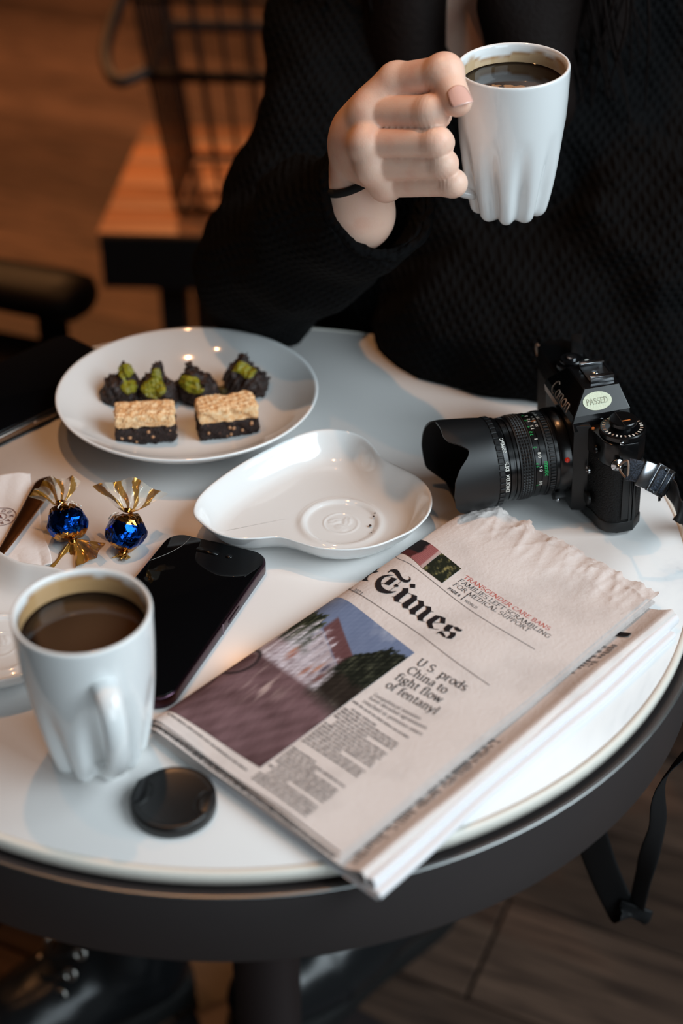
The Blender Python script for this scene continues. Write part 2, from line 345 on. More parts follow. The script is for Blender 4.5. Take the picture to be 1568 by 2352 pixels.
# ------------------------------------------------------------------ crockery
m_china = mat('white_china', lin(236, 238, 238), .08, spec=.5, coat=.4)
m_mug = mat_attr('mug_glaze', .08, .5); MATS['mug_glaze'].node_tree.nodes['Principled BSDF'].inputs['Coat Weight'].default_value = .4
WHITE = np.array(lin(236, 238, 238)[:3])
MH = .104
def mug(name, label, loc, axis, yaw, level, stain_top, seed, coffee_col, cream):
    t = thing(name, label, 'mug', loc, (0, 0, 0), None)
    z = Vector(axis).normalized(); x = Vector((cos(yaw), sin(yaw), 0)); x = (x - z * x.dot(z)).normalized(); y = z.cross(x)
    t.rotation_mode = 'QUATERNION'; t.rotation_quaternion = Matrix((x, y, z)).transposed().to_quaternion()
    zs = np.concatenate([[0, .0008, .002, .0045], np.linspace(.008, .098, 40), [.1012, .1027]])
    def outer(q):
        s = q / MH
        return .0252 + (.0370 - .0252) * (1 - (1 - s) ** 2.1) ** .9 - (.0025 * (1 - q / .004) ** 2 if q < .004 else 0)
    def mod(a, r, q):
        if q > .068: return r
        k = (1 - q / .068); k = k ** .75 * (3 - 2 * k ** .75) if False else min(1, k * 1.5) ** 1.1
        g = (.5 - .5 * cos(10 * a)) ** 1.6
        return r - (.0048 * k) * g + .0006 * k
    prof = [(outer(q), q) for q in zs] + [(.0366, .1037), (.0358, .104), (.0349, .1036), (.0344, .1025)]
    inner = [(outer(q) - .0031 - .0050 * max(0, min(1, (.088 - q) / .03)), q) for q in np.linspace(.0995, .008, 46)] + [(.012, .006)]
    n = 160
    no = len(prof)
    v, f = lathe(prof + inner, n, True, True, lambda a, r, q: r)
    v = [Vector(p) for p in v]
    for i in range(len(zs)):
        for k in range(n):
            a = 2 * pi * k / n; r = mod(a, prof[i][0], prof[i][1]); v[i * n + k] = Vector((r * cos(a), r * sin(a), prof[i][1] + (.0010 * (.5 - .5 * cos(10 * a)) if i < 3 else 0)))
    cols = np.tile(np.append(WHITE, 1), (len(v), 1)); rg = random.Random(seed); ph = [rg.uniform(0, 6) for _ in range(5)]
    for i in range(no, len(prof) + len(inner)):
        q = inner[i - no][1]
        for k in range(n):
            a = 2 * pi * k / n
            edge = stain_top + .0018 * sin(2 * a + ph[0]) + .0011 * sin(5 * a + ph[1]) + .0006 * sin(13 * a + ph[2])
            if q < edge:
                d = edge - q; c = np.array(cream); w = min(1, d / .0012)
                if d < .0022: c = c * .55 + np.array(lin(150, 96, 52)[:3]) * .45
                cols[i * n + k, :3] = WHITE * (1 - w) + c * w
    o = obj('body', v, f, m_mug, t); color_attr(o, cols)
    # handle: flat strap bent into an ear, towards local +x
    path = spline([(.0330, 0, .0800), (.0400, 0, .0815), (.0475, 0, .0785), (.0530, 0, .069), (.0535, 0, .055), (.0500, 0, .040), (.0435, 0, .028), (.0355, 0, .0195), (.0250, 0, .016)], 6)
    m_ = len(path); rad = [.0062 + .0016 * (abs(2 * i / (m_ - 1) - 1)) ** 2 for i in range(m_)]
    obj('handle', *tube(path, rad, 18, True, False, .62, Vector((0, 1, 0))), m_china, t)
    # coffee
    rin = outer(level) - .0031
    def cf(a, rr):
        return (rr * cos(a), rr * sin(a), level + .0009 * max(0, (rr / rin - .93) / .07) ** 2)
    rings = list(np.linspace(0, .9, 36)) + [.94, .97, 1.0]
    cv = [cf(2 * pi * k / 96, max(q, .002) * rin) for q in rings for k in range(96)]; cf_ = []
    for i in range(len(rings) - 1):
        for k in range(96): cf_.append((i * 96 + k, i * 96 + (k + 1) % 96, (i + 1) * 96 + (k + 1) % 96, (i + 1) * 96 + k))
    cf_.append(tuple(range(96))[::-1])
    cc = np.array([coffee_col(p[0] / rin, p[1] / rin) for p in cv])
    co = obj('coffee', cv, cf_, mat_attr('coffee_surface', .06, .5), t, True, label='black coffee')
    color_attr(co, np.c_[cc, np.ones(len(cc))])
    return t
D_, B_, C_ = np.array(lin(22, 13, 9)[:3]), np.array(lin(76, 56, 40)[:3]), np.array(lin(176, 134, 92)[:3])
def col_left(x, y):
    r = sqrt(x * x + y * y); n = .5 + .5 * sin(3 * x + 2 * y + 1) * cos(2.3 * y - x)
    w = max(0, min(1, (.86 - r - .06 * sin(3 * atan2(y, x))) / .12)); return D_ * 1.5 * (1 - w) + B_ * w * (.72 + .35 * n)
def col_held(x, y):
    n = sin(9 * x + 3 * sin(5 * y)) + sin(14 * y + 4 * x) + .8 * sin(23 * x - 11 * y)
    w = 1 if (n > 1.0 and (x * .25 + y * .97) > .02 and abs(x) < .6) else 0
    return D_ * (1 - w) + C_ * .8 * w
mug('coffee_mug', 'white fluted coffee mug standing on the table in front of the black phone', (-.1362, .586, T), (0, 0, 1), radians(-67), .0885, .1005, 3, col_left, lin(196, 158, 112)[:3])
_c = deep(1178, 148, .93); _ax = Vector((-.0523, -.0872, 1)).normalized(); _b = _c - _ax * MH
mug('coffee_mug', 'white fluted coffee mug held up in the hand of the person', _b, _ax, radians(188), .0905, .0995, 8, col_held, lin(206, 176, 138)[:3])

# round plate
PLT = Vector((-.117, .942, T))
plate = thing('plate', 'round white plate carrying the brownies and dark sweets', 'plate', PLT)
prof = [(.0, .0035), (.050, .0035), (.0515, .0), (.054, .0), (.0555, .004), (.070, .009), (.086, .0175), (.0975, .0265), (.0988, .0283), (.0990, .0290), (.0984, .0296), (.0970, .0293), (.0955, .0283), (.085, .0205), (.070, .0122), (.055, .0075), (.045, .0068), (0, .0066)]
obj('dish', *lathe(prof, 128), m_china, plate)

# pear-shaped dishes with an embossed cup well
PEAR = [(-.0995, -.014), (-.094, -.0245), (-.0825, -.0367), (-.0689, -.0424), (-.0567, -.0425), (-.0438, -.0408), (-.036, -.0427), (-.027, -.0474), (-.0138, -.0530), (.0040, -.0545), (.022, -.0505), (.0385, -.0402), (.0501, -.0299), (.0592, -.0140), (.0624, .0032), (.0602, .0184), (.0526, .0324), (.0411, .0437), (.0325, .0515), (.0270, .0610), (.0225, .0723), (.0156, .0834), (.0061, .0905), (-.0064, .0934), (-.0185, .0921), (-.0315, .0850), (-.0453, .0735), (-.0676, .0508), (-.0815, .0335), (-.0930, .0157), (-.0988, .0010)]
def pear_dish(label, loc, rot):
    ol = spline([(x, y, 0) for x, y in PEAR], 6, True); n = len(ol); cen = Vector((-.018, .012, 0))
    nor = []
    for i in range(n):
        t = (ol[(i + 2) % n] - ol[i - 2]).normalized(); nor.append(Vector((t.y, -t.x, 0)))
    def ring(inset, z, shrink=0.):
        return [Vector(((p - nn * inset).lerp(cen, shrink).x, (p - nn * inset).lerp(cen, shrink).y, z)) for p, nn in zip(ol, nor)]
    rings = [ring(.019, .0, .30), ring(.019, .0012, .06), ring(.0165, .002), ring(.012, .0055), ring(.006, .0125), ring(.0022, .0185), ring(.0006, .0208), ring(.0, .0217), ring(.0004, .0224), ring(.0013, .0224), ring(.0024, .0215), ring(.0045, .0185), ring(.0075, .0140), ring(.0105, .0100), ring(.0135, .0072), ring(.0165, .0055), ring(.019, .0048, .02)]
    for s in np.linspace(.06, .985, 62): rings.append(ring(.019, .0045, s))
    e0 = len(rings) - 63
    for R_ in rings[e0:]:
        for p in R_:
            d = sqrt(p.x ** 2 + p.y ** 2)
            p.z += .0016 * math.exp(-((d - .0270) / .0028) ** 2) - .0004 * (1 if d < .024 else 0)
            p.z += .0005 * math.exp(-((d - .0118) / .0006) ** 2)
            if d < .0108:                                                   # three embossed coffee beans inside a ring
                for k in range(3):
                    a = radians(30 + 120 * k); c = Vector((.0050 * cos(a), .0050 * sin(a), 0)); q = p - c
                    u = q.x * cos(a + .9) + q.y * sin(a + .9); w = -q.x * sin(a + .9) + q.y * cos(a + .9)
                    e = (u / .0052) ** 2 + (w / .0032) ** 2
                    if e < 1: p.z += .0006 * (1 - e) ** .4 - .0005 * math.exp(-((w - .0006 * sin(u * 900)) / .0005) ** 2)
    v = [p for R_ in rings for p in R_]; f = []
    for i in range(len(rings) - 1):
        for k in range(n): f.append((i * n + k, i * n + (k + 1) % n, (i + 1) * n + (k + 1) % n, (i + 1) * n + k))
    f.append(tuple(range(n))[::-1]); f.append(tuple((len(rings) - 1) * n + k for k in range(n)))
    t = thing('saucer', label, 'dish', loc, (0, 0, rot)); obj('dish', v, f, m_china, t); return t
pear_dish('empty white pear-shaped saucer between the plate, the camera and the newspaper', (-.0003, .8033, T), 0)
pear_dish('white pear-shaped saucer cut off by the left edge, behind the coffee mug', (-.2105, .674, T), radians(28))
m_crumb = mat('crumb', lin(60, 38, 26), .8)
for x, y, r, zz, lb in ((.020, -.004, .0011, .0052, 'largest dark crumb on the embossed well of the empty saucer'), (.0225, .006, .0008, .006, 'brown crumb behind the largest crumb on the empty saucer'), (.0235, .010, .0006, .006, 'tiny crumb farthest back on the empty saucer'), (.0205, -.012, .0005, .0055, 'tiny crumb nearest the viewer on the empty saucer')):
    s = MB(); s.add(lathe([(r * .6, 0), (r, r * .5), (r * .7, r), (0, r * 1.1)], 7)); o = s.build('crumb', m_crumb, None, False)
    o.location = (x - .0003, y + .8033, T + zz - .0004); tag(o, lb, 'crumb', 'crumbs on the empty saucer')

# ------------------------------------------------------------------ brownies and dark sweets
def vnoise(P, s, seed, amp):
    """cheap value noise from summed sines"""
    rg = np.random.default_rng(seed); o = np.zeros(len(P))
    for k in range(9):
        w = rg.normal(size=3) * s * (1 + .35 * k); o += np.sin(P @ w + rg.uniform(0, 6.28)) / (1 + .4 * k)
    return o * amp / 2.4
def lump(fn, lo, hi, h): return surface_nets(fn, lo, hi, h, 2.5)
m_cake = mat('dark_cake', lin(38, 25, 22), .75, bump=(500, .8, 4), var=(420, lin(92, 62, 50), .60, .72))
m_oat = mat('golden_topping', lin(226, 172, 116), .6, bump=(420, .7, 4), var=(330, lin(244, 212, 168), .40, .62))
m_nut = mat('nut_piece', lin(196, 144, 104), .6)
m_pist = mat('pistachio_paste', lin(128, 122, 22), .35, bump=(300, .5, 3), var=(240, lin(152, 148, 40), .4, .7))
m_choc = mat('dark_chocolate', lin(42, 28, 24), .5, bump=(420, .9, 4), var=(380, lin(96, 68, 56), .58, .74))
def plate_z(r): return float(np.interp(r, [0, .045, .055, .07, .085], [.0066, .0068, .0075, .0122, .0205]))
def brownie(label, px, py, rot, sx, sy, tilt, seed):
    p = at(px, py, .007); t = thing('brownie', label, 'brownie', (p.x, p.y, T + .0072), (0, 0, rot), None)
    def bx(c, hx):
        def fn(X):
            q = np.abs(X - np.array(c, np.float32)) - np.array(hx, np.float32) + .0022
            d = np.linalg.norm(np.maximum(q, 0), axis=-1) + np.minimum(q.max(-1), 0) - .0022
            return d + vnoise(X.reshape(-1, 3), 420, seed, .0011).reshape(d.shape) + vnoise(X.reshape(-1, 3), 1300, seed + 1, .0005).reshape(d.shape)
        return fn
    v, f = lump(bx((0, 0, .0075), (sx / 2, sy / 2, .0072)), (-.027, -.02, -.003), (.027, .02, .017), .0007)
    obj('cake_base', v, f.tolist(), m_cake, t)
    v, f = lump(bx((0, 0, .0195), (sx / 2 - .0003, sy / 2 - .0003, .0058)), (-.027, -.02, .011), (.027, .02, .029), .0007)
    obj('topping', v, f.tolist(), m_oat, t)
    rg = random.Random(seed)
    for side, k in ((0, 7), (1, 3)):
        for _ in range(k):
            r = rg.uniform(.0009, .0019); c = Vector((rg.uniform(-sx * .42, sx * .42), -sy / 2, rg.uniform(.002, .012))) if side == 0 else Vector((sx / 2, rg.uniform(-sy * .4, sy * .4), rg.uniform(.003, .012)))
            MB().add(lathe([(0, -r * .7), (r * .8, -r * .5), (r, 0), (r * .75, r * .6), (0, r * .8)], 8), Matrix.Translation(c) @ Euler((rg.uniform(0, 3), rg.uniform(0, 3), 0)).to_matrix().to_4x4()).build('nut_piece', m_nut, t)
brownie('dark brownie with a golden oat topping, at left in the front row on the plate', 337, 1003, radians(6), .0440, .0235, 0, 11)
brownie('dark brownie with a golden oat topping, at right in the front row on the plate', 521, 988, radians(14), .0445, .0240, 0, 23)
def sweet(label, px, py, rot, w, h, d, peak, seed, patches):
    G = 1.22; w *= G * 1.02; h *= G; d *= G; patches = [(tuple(x * G for x in c), tuple(x * G for x in r)) for c, r in patches]
    p = at(px, py, .007); r_ = sqrt((p.x - PLT.x) ** 2 + (p.y - PLT.y) ** 2)
    t = thing('chocolate_sweet', label, 'sweet', (p.x, p.y, T + plate_z(r_) - .0005), (0, 0, rot), 'dark chocolate sweets with green paste on the plate')
    def fn(X):
        it = [(cap((-w * .20, 0, d * .28), (w * .20, 0, d * .28), d * .44, d * .44), 0), (cap((0, 0, d * .40), (peak * w, d * .10, h * .93), d * .46, .0036), .006), (ell((-w * .20, -d * .05, h * .42), (w * .24, d * .40, h * .34)), .006), (ell((w * .20, -d * .04, h * .36), (w * .24, d * .42, h * .32)), .005)]
        q = sdf_union(X, it); P_ = X.reshape(-1, 3)
        q = q + vnoise(P_, 300, seed, .0020).reshape(q.shape) + vnoise(P_, 900, seed + 5, .0012).reshape(q.shape)
        return np.maximum(q, -X[..., 2])
    v, f = lump(fn, (-.030, -.026, -.002), (.030, .026, h + .010), .0009); obj('chocolate_lump', v, f.tolist(), m_choc, t)
    def pf(X):
        it = [(ell(c, r), .003) for c, r in patches]; q = sdf_union(X, it); P_ = X.reshape(-1, 3); q = q + vnoise(P_, 600, seed + 9, .0007).reshape(q.shape)
        return np.maximum(q, fn(X) - .0011)
    v, f = lump(pf, (-.030, -.030, -.002), (.030, .026, h + .012), .0009); obj('pistachio_paste', v, f.tolist(), m_pist, t)
sweet('dark chocolate sweet with green paste, leftmost of the back row on the plate', 283, 922, radians(4), .024, .026, .019, .15, 31, [((.005, -.006, .014), (.0055, .006, .0040)), ((.004, -.002, .023), (.006, .006, .0042))])
sweet('dark chocolate sweet with a large green patch, second from left in the back row', 362, 922, radians(-8), .025, .025, .019, .02, 45, [((.0, -.007, .014), (.008, .006, .0065)), ((.001, -.003, .021), (.0035, .005, .005))])
sweet('pointed dark chocolate sweet with green paste, third from left in the back row', 455, 918, radians(-14), .025, .026, .019, -.22, 52, [((-.004, -.006, .0165), (.0075, .006, .0040)), ((.001, -.007, .013), (.007, .006, .0020))])
sweet('pointed dark chocolate sweet with green paste, rightmost and rear on the plate', 567, 900, radians(-24), .026, .026, .020, -.12, 67, [((.001, -.006, .0205), (.0085, .006, .0040)), ((.004, -.006, .018), (.005, .006, .003))])

_v, _f = lump(lambda X: sdf_eval(X, ell((0, 0, .003), (.0065, .0042, .0038))) + vnoise(X.reshape(-1, 3), 700, 3, .0009).reshape(X.shape[:-1]), (-.011, -.009, -.002), (.011, .009, .01), .0008)
o = obj('sweet_crumb', _v, _f.tolist(), mat('olive_crumb', lin(70, 58, 16), .6, bump=(400, .6))); _p = at(512, 905, .007); o.location = (_p.x, _p.y, T + .0072)
tag(o, 'small olive green crumb between the two right sweets on the plate', 'crumb')
# ------------------------------------------------------------------ phones, lens cap, spoon, napkin, candies
m_screen = mat('black_screen_glass', (.0025, .0025, .003, 1), .03, spec=.2)
m_purple = mat('purple_metal', lin(74, 54, 66), .22, metal=1.0)
m_dark = mat('black_plastic', lin(17, 17, 18), .38)
m_lensg = mat('lens_glass', lin(14, 16, 24), .03, spec=.8)
def phone_frame(w, l, hgt, r, m):
    bm = MB(); bm.add(prism(rrect(w, l, r, 10), 0, hgt, .0016, 4)); return bm
def frame_from(p0, p1, p2):
    """corner, corner along the width, corner along the length -> centre, yaw, width, length"""
    return (Vector(p1) + Vector(p2)) / 2
TL, TR, BR = at(391, 1221, .0095), at(626, 1271, .0095), at(388, 1610, .0095)
wv = (TR - TL); lv = (TR - BR); W_, L_ = wv.length, lv.length
yaw = atan2(lv.y, lv.x) - pi / 2; cen = (TL + BR) / 2
ph = thing('phone', 'black screened phone with a purple metal frame between the mug and the newspaper', 'phone', (cen.x, cen.y, T), (0, 0, yaw))
W_, L_, PH = .0735, .1535, .0095
autosmooth(phone_frame(W_, L_, PH - .0004, .0125, m_purple).build('frame', m_purple, ph), 50)
autosmooth(MB().add(prism(rrect(W_ - .0024, L_ - .0024, .0114, 10), PH - .0006, PH + .0002, .0004, 2)).build('screen', m_screen, ph), 50)
m_pill = mat('camera_pill', (.0008, .0008, .001, 1), .25)
obj('camera_pill', *prism([(x - .004, y + L_ / 2 - .0125) for x, y in rrect(.0165, .0052, .0025, 6)], PH + .0002, PH + .00035), m_pill, ph)
o = obj('front_camera', *lathe([(.0, 0), (.0024, 0), (.0024, .0003), (.0, .0003)], 20), m_pill, ph); o.location = (.0115, L_ / 2 - .0125, PH + .0001)
o = obj('camera_lens', *lathe([(.0, 0), (.0011, 0), (.0010, .0003), (.0, .0005)], 16), m_lensg, o); o.location = (0, 0, .0002)
obj('earpiece', *prism([(x, y + L_ / 2 - .0016) for x, y in rrect(.014, .0008, .00035, 3)], PH + .0002, PH + .0003), m_dark, ph)
bt = MB(); bt.add(box(W_ / 2 - .0005, W_ / 2 + .0005, .008, .024, .0032, .0058, .0004)); bt.build('side_button', m_purple, ph)
obj('antenna_line', *box(W_ / 2 - .0003, W_ / 2 + .00008, -.0005, .0006, .0006, PH - .001), mat('antenna_band', lin(120, 100, 112), .3), ph, False)
m_crack = mat('crack_line', lin(150, 145, 140), .2, spec=.8)
obj('crack', *tube([(p.x, p.y, PH + .00025) for p in spline([(-W_ / 2 + .0155, L_ / 2 - .0018, 0), (-W_ / 2 + .0145, L_ / 2 - .012, 0), (-W_ / 2 + .0095, L_ / 2 - .024, 0), (-W_ / 2 + .0015, L_ / 2 - .036, 0)], 8)], .00011, 5), m_crack, ph)

# second phone, overhanging the far left edge of the table
a, b, c = at(150, 768, .012), at(224, 815, .012), at(0, 835, .012)
lv = (a - c).normalized(); yaw2 = atan2(lv.y, lv.x) - pi / 2; W2, L2, H2 = .090, .168, .011
cen2 = Vector((a.x, a.y, 0)) - Vector((lv.x, lv.y, 0)) * (L2 / 2 - .004) + Vector((lv.y, -lv.x, 0)) * (W2 / 2 - .006)
ph2 = thing('phone', 'black phone in a dark case, left of the plate at the far table edge', 'phone', (cen2.x, cen2.y, T), (0, 0, yaw2))
m_case = mat('phone_case', lin(14, 12, 12), .3); m_steel = mat('steel_side', lin(150, 140, 132), .25, metal=1.0)
autosmooth(MB().add(prism(rrect(W2, L2, .012, 10), 0, H2 - .001, .0014, 3)).build('case', m_case, ph2), 50)
autosmooth(MB().add(prism(rrect(W2 - .004, L2 - .004, .011, 10), H2 - .0016, H2, .0005, 2)).build('screen', m_screen, ph2), 50)
autosmooth(MB().add(prism(rrect(W2 + .0006, L2 * .62, .006, 4), .003, .0078, .0006, 2), Matrix.Translation((0, -L2 * .16, 0))).build('side_band', m_steel, ph2), 50)
for y in (-.012, .012): obj('side_button', *box(W2 / 2, W2 / 2 + .0011, y - .008, y + .008, .0042, .0068, .0004), m_steel, ph2)

# lens cap
m_cap = mat('cap_plastic', lin(20, 19, 19), .30, spec=.5, bump=(700, .05))
LC = at(400, 1826, .008)
cap_ = thing('lens_cap', 'round black pinch lens cap lying on the table beside the newspaper', 'lens cap', (LC.x - .0005, LC.y - .001, T), (0, 0, radians(-12)))
RC = .0278; cm = MB(); cap_.scale = (.84, .84, .84)
cm.add(lathe([(RC - .003, .0), (RC - .0006, 0), (RC, .0006), (RC, .0075), (RC - .0009, .0092), (RC - .002, .0096), (RC - .0035, .0092), (RC - .006, .0087), (.0, .0085)], 96))
autosmooth(cm.build('cap_disc', m_cap, cap_), 45)
for s in (-1, 1):
    g = MB()                                                                # pinch grip: sunken pocket rim and finger tab
    arc = [Vector((s * (.0255 - .0105 * cos(q) ** 1.0 * 1.0), .0125 * sin(q) * 1.0, .0088)) for q in np.linspace(-1.35, 1.35, 15)]
    g.add(tube(arc, [.0008] * 15, 8)); o = g.build('pocket_rim', m_cap, cap_)
    g = MB(); g.add(prism([(s * x, y) for x, y in [(.0262, -.0085), (.0270, .0), (.0262, .0085), (.0235, .0108), (.0200, .0086), (.0182, .0), (.0200, -.0086), (.0235, -.0108)]][::s], .0066, .0112, .0010, 2))
    tab = g.build('pinch_tab', m_dark, cap_, ang=40)
    for y in np.linspace(-.006, .006, 5): obj('tab_rib', *tube([(s * .0212, y, .0112), (s * .0262, y, .0112)], .00045, 6), m_dark, tab)

# spoon
m_gold = mat('bronze_cutlery', lin(196, 140, 96), .26, metal=1.0, bump=(160, .12, 4))
sp0, sp1 = at(115, 1100, .004), at(0, 1278, .004)
sd = (sp1 - sp0); sd.z = 0; sl_ = sd.length; sd.normalize(); sn = Vector((-sd.y, sd.x, 0))
spn = thing('teaspoon', 'bronze coloured teaspoon lying on the paper napkin at the left edge', 'spoon', (sp0.x, sp0.y, T), (0, 0, atan2(sd.y, sd.x)))
def spoon():
    st = [(0, .0008, .0050), (.003, .0058, .0054), (.009, .0080, .0056), (.020, .0078, .0054), (.040, .0064, .0050), (.065, .0048, .0050), (.085, .0036, .0054), (.098, .0032, .0066), (.104, .0040, .0068), (.110, .0075, .0062), (.118, .0115, .0055), (.128, .0132, .0050), (.140, .0118, .0050), (.149, .0072, .0054), (.1535, .0012, .0060)]
    P_ = spline([(x, w, z) for x, w, z in st], 5); v = []; f = []; n = 12
    for p in P_:
        bowl = max(0, min(1, (p.x - .104) / .012)) * max(0, min(1, (.154 - p.x) / .01))
        for k in range(n):                                                  # closed cross-section, top then bottom
            q = 2 * pi * k / n; y = p.y * cos(q); dome = (1 - (y / max(p.y, 1e-5)) ** 2)
            th = .0009 * sin(q)
            v.append((p.x, y, p.z + th - bowl * .0042 * dome + (1 - bowl) * .0006 * dome))
    m_ = len(P_)
    for i in range(m_ - 1):
        for k in range(n): f.append((i * n + k, i * n + (k + 1) % n, (i + 1) * n + (k + 1) % n, (i + 1) * n + k))
    f.append(tuple(range(n))[::-1]); f.append(tuple((m_ - 1) * n + k for k in range(n))); return v, f
obj('spoon', *spoon(), m_gold, spn)

# paper napkin with a red-brown round stamp
m_tissue = mat('tissue_paper', lin(236, 233, 232), .85, spec=.2, bump=(260, .35, 4), sss=0)
NQ = [at(-62, 1096, .001), at(69, 1090, .001), at(121, 1300, .001), at(-62, 1338, .001)]
nc = sum((Vector((p.x, p.y, 0)) for p in NQ), Vector()) / 4
nap = thing('napkin', 'white paper napkin with a round brown stamp under the spoon', 'napkin', (nc.x, nc.y, T))
def nap_pt(u, v, lift=0.):
    p = (NQ[3].lerp(NQ[2], u)).lerp(NQ[0].lerp(NQ[1], u), v) - nc
    z = .0006 + .0012 * abs(sin(4 * u + 2 * v)) * (.35 + v) * .7 + .0004 * sin(9 * u - 6 * v) ** 2 + .0030 * max(0, (.22 - v) / .22) * (.4 + .6 * abs(sin(11 * u))) + .0018 * max(0, v - .8) * 5 * u
    return Vector((p.x + .0008 * sin(13 * v), p.y + .0008 * sin(11 * u), min(z, .0042) + lift))
obj('sheet', *gridmesh(lambda u, v: nap_pt(u, v), 60, 60), m_tissue, nap)
o = nap.children[0]; o.modifiers.new('thickness', 'SOLIDIFY').thickness = .0003
m_stamp = mat('stamp_ink', lin(120, 70, 66), .8)
def to_uv(px, py):
    q = at(px, py, .001) - nc; u = v = .5
    for _ in range(12):
        p = nap_pt(u, v); e = .001; du = (nap_pt(u + e, v) - p) / e; dv = (nap_pt(u, v + e) - p) / e
        J = Matrix(((du.x, dv.x), (du.y, dv.y))); r = Vector((q.x - p.x, q.y - p.y))
        s = J.inverted() @ r; u += s.x; v += s.y
    return u, v
sc = at(0, 1188, .001) - nc
def nap_ring(r0, r1, n=48):
    v = []; f = []
    for k in range(n):
        for r in (r0, r1):
            p = Vector((sc.x + r * cos(2 * pi * k / n), sc.y + r * sin(2 * pi * k / n), 0)); u_, v_ = inv_nap(p); v.append(nap_pt(u_, v_, .0004))
    for k in range(n): f.append((2 * k, 2 * ((k + 1) % n), 2 * ((k + 1) % n) + 1, 2 * k + 1))
    return v, f
def inv_nap(q):
    u = v = .5
    for _ in range(10):
        p = nap_pt(u, v); e = .001; du = (nap_pt(u + e, v) - p) / e; dv = (nap_pt(u, v + e) - p) / e
        d = du.x * dv.y - dv.x * du.y; rx, ry = q.x - p.x, q.y - p.y
        u += (rx * dv.y - ry * dv.x) / d; v += (du.x * ry - du.y * rx) / d
    return max(0, min(1, u)), max(0, min(1, v))
st = MB()
for r0, r1 in ((.0108, .0113), (.0047, .0050), (.0041, .0043)): st.add(nap_ring(r0, r1))
m_pts = [(0, .0030), (.0011, .0005), (.0022, -.0016), (0, -.0008), (-.0022, -.0016), (-.0011, .0005)]
vv = []
for x, y in m_pts: u_, v_ = inv_nap(Vector((sc.x + x, sc.y + y, 0))); vv.append(nap_pt(u_, v_, .0004))
st.add((vv, [tuple(range(6))])); st.build('stamp', m_stamp, nap, False)

